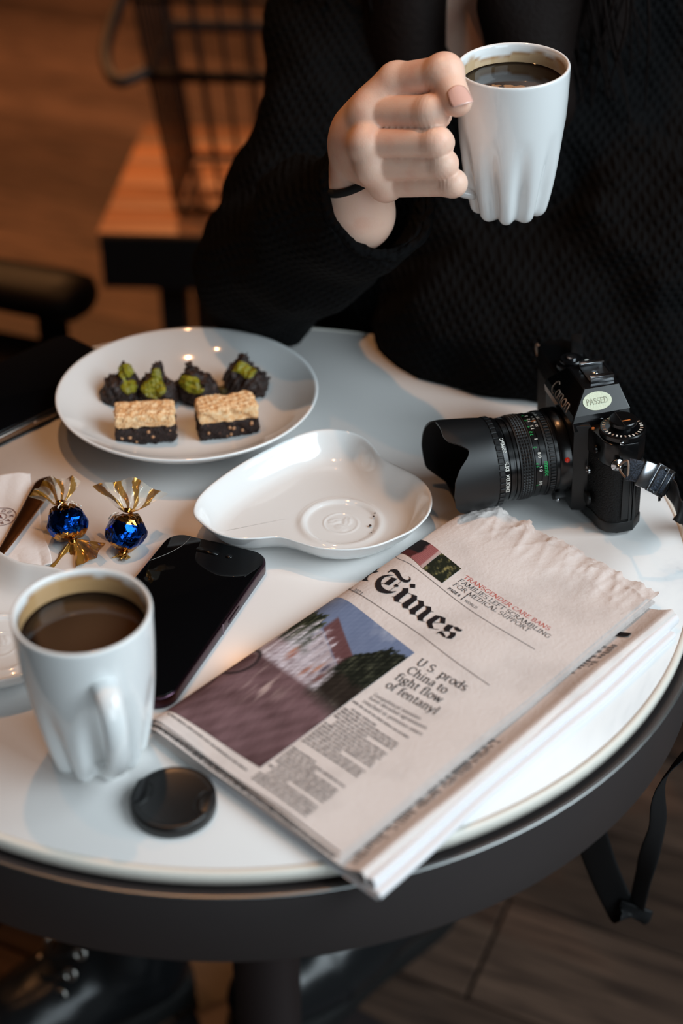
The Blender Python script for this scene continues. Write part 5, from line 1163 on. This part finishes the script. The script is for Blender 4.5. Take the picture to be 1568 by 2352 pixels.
# ------------------------------------------------------------------ the person
m_skin = mat('skin', lin(244, 204, 182), .42, spec=.4, sss=.12, bump=(900, .12, 3), var=(60, lin(236, 184, 160), .45, .75))
m_nail = mat('nail', lin(232, 186, 172), .12, spec=.6, coat=.5)
m_knit = mat('black_knit', lin(11, 11, 12), .9, spec=.1)
nt = m_knit.node_tree; _b = nt.nodes['Principled BSDF']; _L = nt.links.new
_tc = nt.nodes.new('ShaderNodeTexCoord'); _mp = nt.nodes.new('ShaderNodeMapping'); _mp.inputs['Rotation'].default_value = (0, radians(38), 0)
_w = nt.nodes.new('ShaderNodeTexWave'); _w.wave_type = 'BANDS'; _w.bands_direction = 'X'; _w.inputs['Scale'].default_value = 46; _w.inputs['Distortion'].default_value = 1.2; _w.inputs['Detail'].default_value = 1; _w.inputs['Detail Scale'].default_value = 3
_w2 = nt.nodes.new('ShaderNodeTexWave'); _w2.wave_type = 'BANDS'; _w2.bands_direction = 'Z'; _w2.inputs['Scale'].default_value = 60; _w2.inputs['Distortion'].default_value = 1.5
_m = nt.nodes.new('ShaderNodeMath'); _m.operation = 'MULTIPLY'; _bp = nt.nodes.new('ShaderNodeBump'); _bp.inputs['Strength'].default_value = .6; _bp.inputs['Distance'].default_value = .003
_L(_tc.outputs['Object'], _mp.inputs[0]); _L(_mp.outputs[0], _w.inputs['Vector']); _L(_mp.outputs[0], _w2.inputs['Vector']); _L(_w.outputs['Fac'], _m.inputs[0]); _L(_w2.outputs['Fac'], _m.inputs[1]); _L(_m.outputs[0], _bp.inputs['Height']); _L(_bp.outputs['Normal'], _b.inputs['Normal'])
m_hair = mat('dark_hair', lin(20, 13, 11), .7, spec=.12, bump=(240, .8, 2))
m_trous = mat('black_trousers', lin(14, 14, 15), .8)
m_boot = mat('boot_leather', lin(20, 22, 24), .28, spec=.5, bump=(90, .25, 4))
m_sole = mat('boot_sole', lin(12, 12, 12), .7)
m_elast = mat('hair_tie', lin(10, 10, 10), .8)
m_steel2 = mat('eyelet_metal', lin(190, 186, 180), .3, metal=1.0)
PO = Vector((.17, 1.36, 0))                                                  # base of the person
def W(x, y, z): return Vector((x, y, T + z)) - PO
def D(px, py, dep): return deep(px, py, dep) - PO
def C(a, b, r0, r1, k=.008): return (cap(a, b, r0, r1), k)
wr = D(823, 338, .972); fmid = D(820, 490, 1.005); elb = D(640, 615, 1.16)
mcp = [D(850, 262, .934), D(845, 331, .930), D(858, 384, .936), D(886, 424, .944)]
pip = [D(990, 259, .9035), D(1003, 327, .903), D(1018, 377, .9095), D(1040, 421, .9165)]
rad = [(.0114, .0107), (.0097, .0094), (.0088, .0087), (.0085, .0083)]
dip = [D(1002, 262, .932), D(1012, 328, .932), D(1022, 374, .936), D(1034, 412, .940)]
tip = [D(960, 272, .950), D(968, 332, .952), D(976, 374, .954), D(984, 410, .956)]
th = [D(826, 300, .955), D(912, 192, .927), D(1020, 168, .9015), D(1050, 234, .8925)]
def hand(X):
    it = [C(elb, fmid, .032, .0220), C(fmid, wr, .0220, .0192, .02)]
    for q, r in zip(mcp, (.0120, .0118, .0112, .0108)): it.append(C(wr, q, .0155, r, .008))
    it.append((ell(D(880, 330, .957), (.024, .020, .026)), .012)); it.append(C(th[0], th[1], .0175, .0135, .014)); it.append(C(th[1], mcp[0], .009, .010, .010))
    for q, r in zip(mcp, (.0136, .0130, .0122, .0112)): it.append(C(q, q + (EYE - PO - q).normalized() * .0016, r, r, .004))
    d = sdf_union(X, it)
    for i in range(4):                                                      # fingers keep a crease between neighbours
        fz = smin(sdf_eval(X, cap(mcp[i], pip[i], rad[i][0], rad[i][1])), sdf_eval(X, cap(pip[i], dip[i], rad[i][1] * 1.0, rad[i][1] * .88)), .004)
        fz = smin(fz, sdf_eval(X, cap(dip[i], tip[i], rad[i][1] * .88, rad[i][1] * .78)), .004)
        kn = sdf_eval(X, ell(pip[i] + (pip[i] - dip[i]).normalized() * .001, (rad[i][1] * .97,) * 3)); fz = smin(fz, kn, .003)
        near = np.linalg.norm(X - np.array(mcp[i], np.float32), axis=-1)

        d = np.where(near < .020, smin(d, fz, .006), smin(d, fz, .0012)) if False else smin(d, fz, .0006)
    t_ = smin(sdf_eval(X, cap(th[1], th[2], .0128, .0108)), sdf_eval(X, cap(th[2], th[3], .0112, .0092)), .004)
    t_ = smin(t_, sdf_eval(X, ell(th[2], (.0122, .0122, .0122))), .004)
    d = smin(d, t_, .0030)
    # skin folds over the finger joints and the thumb joint
    for q, ax in [(pip[i], (pip[i] - mcp[i]).normalized()) for i in range(4)] + [(th[2].lerp(th[3], .12), (th[3] - th[2]).normalized())]:
        v = X - np.array(q, np.float32); u = v @ np.array(ax, np.float32); rr = np.linalg.norm(v, axis=-1)
        for o_ in (-.0030, .0, .0028): d = d + .00022 * np.exp(-((u - o_) / .0006) ** 2) * (rr < .017)
    return d
pts = mcp + pip + dip + tip + th + [wr, elb]; lo = [min(p[i] for p in pts) - .042 for i in range(3)]; hi = [max(p[i] for p in pts) + .042 for i in range(3)]
hv, hf = surface_nets(hand, lo, hi, .00105, 1.8); hv = relax(hv, hf, 1, .4)
# the rest of the body, mostly under clothes
chest, pelv, neck, head = W(.145, 1.275, .10), W(.17, 1.37, -.20), W(.132, 1.262, .262), W(.118, 1.225, .415)
shR, shL = W(.012, 1.265, .20), W(.315, 1.26, .19)
elL, wrL = W(.415, 1.10, -.03), W(.285, 1.14, -.115)
knR, anR, knL, anL = W(-.075, 1.02, -.20), W(-.208, .965, -.60), W(.20, 1.06, -.20), W(.080, 1.062, -.60)
hipR, hipL = W(.09, 1.36, -.22), W(.25, 1.36, -.22)
fdir = (W(.085, 1.13, .40) - head).normalized(); fdir.z = -.12; fdir.normalize(); frt = fdir.cross(Vector((0, 0, 1))).normalized(); fup = frt.cross(fdir)
def fp(a, b, c): return head + frt * a + fdir * b + fup * c
def body(X):
    it = [C(pelv, chest, .125, .12, .03), (ell(chest, (.155, .10, .15)), .04), C(chest, neck, .09, .052, .05), C(neck, head - fup * .05, .050, .048, .03)]
    it += [C(shR, shL, .058, .058, .04), C(shR, elb, .042, .034, .02), C(shL, elL, .042, .036, .02), C(elL, wrL, .036, .024, .015), C(wrL, wrL + Vector((-.06, .01, -.01)), .026, .024, .012)]
    for k in range(4): it.append(C(wrL + Vector((-.06, -.022 + .016 * k, -.01)), wrL + Vector((-.125 - .006 * (k % 3), -.02 + .016 * k, -.03)), .0085, .007, .004))
    it.append(C(wrL + Vector((-.02, -.02, .0)), wrL + Vector((-.07, -.055, -.005)), .011, .008, .006))
    it += [C(pelv, hipR, .10, .09, .03), C(pelv, hipL, .10, .09, .03), C(hipR, knR, .078, .055, .03), C(hipL, knL, .078, .055, .03), C(knR, anR, .052, .034, .02), C(knL, anL, .052, .034, .02)]
    it += [(ell(fp(0, .0, .015), (.074, .092, .098)), .02), (ell(fp(0, .040, -.045), (.052, .050, .062)), .03), (ell(fp(0, .062, -.088), (.022, .022, .016)), .02), (cap(fp(0, .088, .012), fp(0, .106, -.022), .008, .012), .012),
           (ell(fp(.030, .072, -.018), (.024, .018, .020)), .02), (ell(fp(-.030, .072, -.018), (.024, .018, .020)), .02), (cap(fp(-.018, .090, -.055), fp(.018, .090, -.055), .006, .006), .008), (cap(fp(-.013, .089, -.065), fp(.013, .089, -.065), .0065, .0065), .006),
           (ell(fp(.074, -.004, -.01), (.010, .018, .030)), .008), (ell(fp(-.074, -.004, -.01), (.010, .018, .030)), .008)]
    d = sdf_union(X, it)
    for s in (-1, 1):
        d = -smin(-d, sdf_eval(X, ell(fp(s * .031, .096, .012), (.017, .014, .011))), .010); d = np.minimum(d, sdf_eval(X, ell(fp(s * .031, .080, .012), (.0115,) * 3)))
    return d
bv_, bf_ = surface_nets(body, (-.42, -.46, .0), (.36, .20, 1.32), .0066, 1.8); bv_ = relax(bv_, bf_, 1, .4)
me_v = np.concatenate([hv, bv_]); me_f = hf.tolist() + (bf_ + len(hv)).tolist()
person = obj('person', me_v, me_f, m_skin); person.location = PO
tag(person, 'person in a black knitted sweater seated behind the table, raising a white mug', 'person')
# thumb nail
def nail():
    ax = (th[3] - th[2]).normalized(); n0 = (EYE - PO - th[3]).normalized() + Vector((.25, 0, .12)); n0 = (n0 - ax * n0.dot(ax)).normalized(); sd_ = ax.cross(n0); v = []; f = []
    c = th[3] + ax * .0024
    for j in range(13):
        w = j / 12
        for i in range(13):
            u = i / 12 * 2 - 1; hw = .0074 * (1 - .20 * (1 - w) ** 2 - .12 * w ** 3); ln = -.0072 + .0150 * w - .0012 * u * u * w + .0016 * u * u * (1 - w); a = u * .72
            r = .0092 - .0002 * w; v.append(c + ax * ln + sd_ * (hw * u) + n0 * (r * cos(a) + .00055 - .0009 * w * w * 0))
    for j in range(12):
        for i in range(12): f.append((j * 13 + i, j * 13 + i + 1, (j + 1) * 13 + i + 1, (j + 1) * 13 + i))
    o = obj('thumb_nail', v, f, m_nail, person); s = o.modifiers.new('thickness', 'SOLIDIFY'); s.thickness = .0006; s.offset = 0
nail()
# hair tie round the wrist
fa = (elb - wr).normalized(); c = wr.lerp(fmid, .36); fa = ((fmid - wr).normalized() + Vector((.52, 0, 0))).normalized(); v1 = fa.cross(Vector((0, 0, 1))).normalized(); v2 = fa.cross(v1)
obj('hair_tie', *tube([c + v1 * .0224 * cos(a) + v2 * .0250 * sin(a) for a in np.linspace(0, 2 * pi, 41)[:-1]], .0029, 10, False, True), m_elast, person)

# face: brows, lowered lashes, lips
m_lip = mat('lips', lin(176, 96, 88), .4); m_brow = mat('brow_hair', lin(30, 20, 16), .8)
for s_ in (-1, 1):
    obj('eyebrow', *tube(spline([fp(s_ * .014, .098, .030), fp(s_ * .030, .096, .036), fp(s_ * .046, .082, .031)], 6), [.0012, .0016, .002, .0022, .0022, .0022, .0022, .002, .002, .0018, .0014, .001, .0006], 6), m_brow, person)
    obj('eyelashes', *tube(spline([fp(s_ * .020, .0895, .008), fp(s_ * .031, .0925, .003), fp(s_ * .042, .0865, .008)], 6), .0009, 6), m_brow, person)
obj('lips', *tube(spline([fp(-.021, .092, -.060), fp(-.010, .0985, -.0585), fp(0, .1005, -.0595), fp(.010, .0985, -.0585), fp(.021, .092, -.060)], 5), [.001 + .0042 * sin(pi * i / 20) for i in range(21)], 10), m_lip, person)

# sweater: torso, both sleeves, an open cuff round the raised forearm
cuf = D(858, 462, 1.005); se = D(612, 630, 1.175); cdir = (cuf - se).normalized()
def sweater(X):
    it = [C(W(.16, 1.33, -.12), chest, .165, .150, .03), (ell(W(.16, 1.235, .02), (.185, .125, .20)), .05), (ell(W(.190, 1.080, .0), (.165, .115, .095)), .05), (ell(W(.07, 1.20, -.05), (.10, .08, .11)), .05), C(chest, neck, .125, .082, .06), C(shR, shL, .078, .078, .05),
          C(shR, se, .064, .052, .03), C(se, se.lerp(cuf, .5), .053, .051, .02), C(se.lerp(cuf, .5), cuf, .050, .046, .02),
          C(shL, elL + Vector((-.02, 0, 0)), .078, .072, .05), C(elL + Vector((-.02, -.03, 0)), W(.285, .985, -.055), .072, .055, .05), C(W(.285, .985, -.055), W(.20, 1.06, -.09), .055, .06, .05), (ell(W(.30, 1.10, .02), (.12, .14, .14)), .08)]
    d = sdf_union(X, it)
    P_ = X.reshape(-1, 3); d = d + vnoise(P_, 26, 77, .0065).reshape(d.shape) + vnoise(P_, 95, 78, .0014).reshape(d.shape)
    # table side: cloth stays off the marble; neckline; cuff opening
    tcv = np.array(Vector((TC.x, TC.y, T)) - PO, np.float32); rr = np.linalg.norm(X[..., :2] - tcv[:2], axis=-1); zz = X[..., 2] - tcv[2]
    tab = np.maximum(rr - .313, zz - .0012); tab = np.maximum(tab, -.075 - zz); d = np.maximum(d, -tab)
    nk = sdf_union(X, [C(neck + Vector((0, -.03, .02)), neck + Vector((-.02, -.10, -.03)), .062, .045, .02), C(neck, head, .062, .08, .02)]); d = -smin(-d, nk, .01)
    cav = sdf_union(X, [C(se.lerp(cuf, .45), cuf + cdir * .06, .030, .0385, .01)]); d = np.maximum(d, -cav)
    pl = (X - np.array(cuf, np.float32)) @ np.array(cdir, np.float32); near = np.linalg.norm(X - np.array(cuf, np.float32), axis=-1) < .075
    return np.where(near, np.maximum(d, pl - .008), d)
sv, sf = surface_nets(sweater, (-.38, -.50, .44), (.42, .26, 1.14), .0046, 2.2); sv = relax(sv, sf, 1, .4)
obj('sweater', sv, sf.tolist(), m_knit, person)
for k, (r, o_) in enumerate(((.0415, .0065),)):                                # ribbed lip of the cuff
    v1 = cdir.orthogonal().normalized(); v2 = cdir.cross(v1); n = 120
    obj('cuff', *tube([cuf + cdir * o_ + v1 * (r + .0007 * sin(9 * a)) * cos(a) + v2 * (r + .0007 * sin(9 * a)) * sin(a) for a in np.linspace(0, 2 * pi, n + 1)[:-1]], .0036, 8, False, True), m_knit, person)
def trousers(X):
    d = sdf_union(X, [C(pelv, hipR, .125, .105, .03), C(pelv, hipL, .125, .105, .03), C(hipR, knR, .092, .068, .03), C(hipL, knL, .092, .068, .03), C(knR, anR, .066, .050, .02), C(knL, anL, .066, .050, .02)])
    return d + vnoise(X.reshape(-1, 3), 30, 79, .003).reshape(d.shape)
tv, tf = surface_nets(trousers, (-.42, -.46, .10), (.28, .16, .72), .0075, 2.2); obj('trousers', relax(tv, tf, 1, .4), tf.tolist(), m_trous, person)
# hair: a cap of hair and locks falling over both shoulders
def hairv(X):
    it = [(ell(fp(0, -.022, .028), (.086, .098, .105)), .02), C(fp(.078, -.01, .0), fp(.085, .005, -.14), .03, .034, .02), C(fp(-.078, -.01, .0), fp(-.085, .005, -.14), .03, .034, .02), C(fp(.085, .005, -.14), fp(.085, .06, -.25), .042, .034, .02), C(fp(.06, .03, -.12), fp(.075, .075, -.22), .030, .028, .02), C(fp(-.085, .005, -.14), fp(-.10, .035, -.23), .036, .024, .02), C(fp(0, -.08, 0), fp(0, -.10, -.17), .07, .06, .03), C(fp(-.07, .02, -.06), fp(-.054, .095, -.205), .034, .030, .02), C(fp(-.035, .085, -.15), fp(-.072, .105, -.22), .026, .026, .02), C(fp(.07, .02, -.06), fp(.048, .085, -.205), .034, .032, .02)]
    d = sdf_union(X, it); f_ = sdf_eval(X, ell(fp(0, .085, -.03), (.062, .075, .095))); return -smin(-d, f_, .012)
xs = (head.x - .2, head.y - .22, head.z - .32); xe = (head.x + .2, head.y + .2, head.z + .16)
v_, f_ = surface_nets(hairv, xs, xe, .005, 1.8); hm = obj('hair', relax(v_, f_, 2), f_.tolist(), m_hair, person)
lk = MB(); rg = random.Random(12)
for s in (-1, 1):
    for k in range(46):
        a0 = fp(s * rg.uniform(.06, .10), rg.uniform(-.02, .04), rg.uniform(-.05, .02)); e = fp(s * rg.uniform(.045, .15), rg.uniform(.03, .10), rg.uniform(-.30, -.19)); m1 = a0.lerp(e, .5) + frt * s * rg.uniform(-.03, .03) + fdir * rg.uniform(0, .04)
        lk.add(tube(spline([a0, m1, e], 8), [.0018 * (1 - .8 * i / 16) + .0003 for i in range(17)], 5, False))
o = lk.build('hair_strands', m_hair, hm); o['kind'] = 'stuff'
# boots
def boot(heel, toe, label, pitch=0.):
    d0 = toe - heel; d0.z = 0; d0.normalize(); t = bpy.data.objects.new('boot', None); COL.objects.link(t); t.parent = person; t.location = heel - PO; t.rotation_euler = (0, -pitch, atan2(d0.y, d0.x)); t['label'] = label
    def sh(X):
        d = sdf_union(X, [C((.0, 0, .062), (.15, 0, .055), .042, .044, .03), C((.15, 0, .055), (.222, 0, .055), .046, .040, .03), C((.012, 0, .08), (-.012, 0, .235), .052, .056, .03), C((.03, 0, .10), (.10, 0, .07), .046, .042, .04)])
        d = np.maximum(d, .026 - X[..., 2]); return d + vnoise(X.reshape(-1, 3), 60, 5, .0012).reshape(d.shape) + .0012 * np.exp(-((X[..., 0] - .165) / .0025) ** 2)
    v, f = surface_nets(sh, (-.08, -.07, .015), (.28, .07, .30), .0045, 2.0); b = obj('upper', relax(v, f, 1), f.tolist(), m_boot, t)
    out = [(-.046, -.018), (-.046, .018), (-.030, .036), (.02, .040), (.10, .040), (.16, .048), (.22, .042), (.256, .022), (.262, 0), (.256, -.022), (.22, -.042), (.16, -.048), (.10, -.040), (.02, -.040), (-.030, -.036)]
    autosmooth(MB().add(prism([(p.x, p.y) for p in spline([(x, y, 0) for x, y in out], 4, True)], 0, .030, .003, 2)).build('sole', m_sole, t), 40)
    for k in range(6):
        w = k / 5; c = Vector((.108, 0, .112)).lerp(Vector((.046, 0, .225)), w)
        for s in (-1, 1):
            o = obj('eyelet', *tube([(.0052 * cos(a), .0052 * sin(a), 0) for a in np.linspace(0, 2 * pi, 17)[:-1]], .0019, 6, False, True), m_steel2, t)
            n_ = Vector((.62, s * .62, .48)).normalized(); o.matrix_local = Matrix.Translation(c + Vector((-.006 - .004 * w, s * .024, -.004)) + n_ * .0035) @ n_.to_track_quat('Z', 'Y').to_matrix().to_4x4()
        if k < 5: obj('lace', *tube(spline([c + Vector((-.006, -.024, 0)), c + Vector((.004, 0, .006)), c + Vector((-.012, .024, .022))], 5), .0022, 6), m_elast, t)
    return t
boot(Vector((-.205, .965, 0)), Vector((-.385, .84, 0)), 'boot at left under the table')
boot(Vector((.082, 1.062, 0)), Vector((-.05, .935, 0)), 'boot at right behind the pedestal', radians(4))
# the seat under the person
m_dkwood = mat('dark_chair_wood', lin(13, 8, 7), .5, spec=.2, bump=(60, .1))
def leg(a, b, r0, r1, par, nm='leg', m=None): return obj(nm, *tube([a, b], [r0, r1], 12), m or m_dkwood, par)
st = thing('stool', 'dark wooden stool under the seated person', 'stool', (.17, 1.40, 0))
autosmooth(MB().add(prism(rrect(.36, .34, .08, 6), .395, .425, .006, 2)).build('seat', m_dkwood, st), 40)
for sx in (-1, 1):
    for sy in (-1, 1): leg((sx * .13, sy * .12, .398), (sx * .16, sy * .15, 0), .017, .013, st)
# ------------------------------------------------------------------ behind: armchair, low bench with a wire basket
ar = thing('armchair', 'dark wooden armchair beyond the table at the left edge, one rounded armrest in view', 'chair', (-.80, 1.75, 0))
AO = Vector((-.80, 1.75, 0))
pe = deep(172, 684, 1.75) - AO; pw = deep(-40, 655, 1.79) - AO; pw2 = pe + (pw - pe).normalized() * .46; pw2.z = pe.z
armd = (pw2 - pe).normalized(); side = Vector((-armd.y, armd.x, 0))
def arm(off):
    a, b = pe + side * off, pw2 + side * off; P_ = [a - armd * .022, a - armd * .018, a - armd * .006, a + armd * .02, a.lerp(b, .5), b]; return tube(P_, [.006, .026, .042, .046, .042, .036], 20, True, False, .60, side)
obj('armrest', *arm(0), m_dkwood, ar); obj('armrest', *arm(.52), m_dkwood, ar)
zt = pe.z
for off in (0, .52):
    a = pe + armd * .035 + side * off; leg((a.x, a.y, zt - .012), (a.x + armd.x * .01, a.y + armd.y * .01, 0), .019, .016, ar)
    b = pe + armd * .44 + side * off; leg((b.x, b.y, zt + .25), (b.x, b.y, 0), .018, .016, ar)
q0 = [pe + armd * x + side * y for x, y in ((.02, .0), (.46, .0), (.46, .52), (.02, .52))]
sc_ = MB(); sc_.add(prism([(p.x, p.y) for p in q0][::1], .42, .46, .008, 2)); autosmooth(sc_.build('seat', m_dkwood, ar), 40)
for z0, z1 in ((zt + .04, zt + .11), (zt + .16, zt + .23)):
    a, b = pe + armd * .44, pe + armd * .44 + side * .52; obj('back_slat', *tube([Vector((a.x, a.y, (z0 + z1) / 2)), Vector((b.x, b.y, (z0 + z1) / 2))], .035, 10, True, False, .3, Vector((0, 0, 1))), m_dkwood, ar)

m_bench = wood('bench_wood', lin(108, 68, 42), lin(140, 92, 58), .45, 5)
bz = -.30
bl, br = at(222, 534, bz), at(760, 546, bz); bu = (br - bl).normalized(); bu.z = 0; bn = Vector((-bu.y, bu.x, 0)); tl_ = at(285, 285, bz); dp = (tl_ - bl).dot(bn)
bench = thing('bench', 'low wooden bench with a dark apron in the blurred background', 'bench', (bl.x, bl.y, 0), (0, 0, atan2(bu.y, bu.x)))
LB = 1.15
for k in range(5):
    w = dp / 5; autosmooth(MB().add(box(0, LB, k * w + .001, (k + 1) * w - .001, T + bz - .007, T + bz, .002)).build('plank', m_bench, bench), 40)
m_apr = mat('black_apron', lin(10, 9, 9), .5)
obj('apron', *box(.003, LB - .003, -.002, .016, T + bz - .088, T + bz - .007), m_apr, bench, False)
obj('apron', *box(.012, .028, .022, dp - .01, T + bz - .088, T + bz - .007), m_apr, bench, False); obj('apron', *box(LB - .028, LB - .012, .022, dp - .01, T + bz - .088, T + bz - .007), m_apr, bench, False)
for x in (.10, LB - .06):
    for y in (.05, dp - .06): obj('leg', *box(x - .02, x + .02, y - .02, y + .02, 0, T + bz - .007), m_apr, bench, False)
m_wire = mat('rack_wire', lin(40, 28, 22), .6, metal=.2)
rk = thing('wire_basket', 'tall wire basket standing on the low bench in the blurred background', 'basket', (bl.x, bl.y, T + bz), (0, 0, atan2(bu.y, bu.x)))
def rkpt(u, v, side_):
    """u along the front, v height 0..1; the basket widens upward"""
    b0, b1 = .11 - .075 * v, .66 + .06 * v; d0, d1 = .06 - .03 * v, dp * .62 + .03 * v; h = .62 * v + .012
    return {'f': (b0 + (b1 - b0) * u, d0, h), 'b': (b0 + (b1 - b0) * u, d1, h), 'l': (b0, d0 + (d1 - d0) * u, h), 'r': (b1, d0 + (d1 - d0) * u, h)}[side_]
for sd_, n in (('f', 17), ('l', 9), ('b', 17), ('r', 9)):
    for k in range(n): obj('wire', *tube([rkpt(k / (n - 1), 0, sd_), rkpt(k / (n - 1), 1, sd_)], .0028, 5), m_wire, rk)
for v, r in ((.0, .006), (.33, .010), (.50, .005), (.66, .005), (.80, .006), (.93, .008), (1.0, .010)):
    obj('hoop', *tube([rkpt(0, v, 'f'), rkpt(1, v, 'f'), rkpt(1, v, 'b'), rkpt(0, v, 'b')], r, 6, False, True), m_wire, rk)
hd = [rkpt(0, .34, 'f'), (.045, .03, .215), (.020, .08, .235), (.030, .14, .28), rkpt(.6, .55, 'l')]
obj('handle', *tube(spline(hd, 6), .009, 8), m_wire, rk)
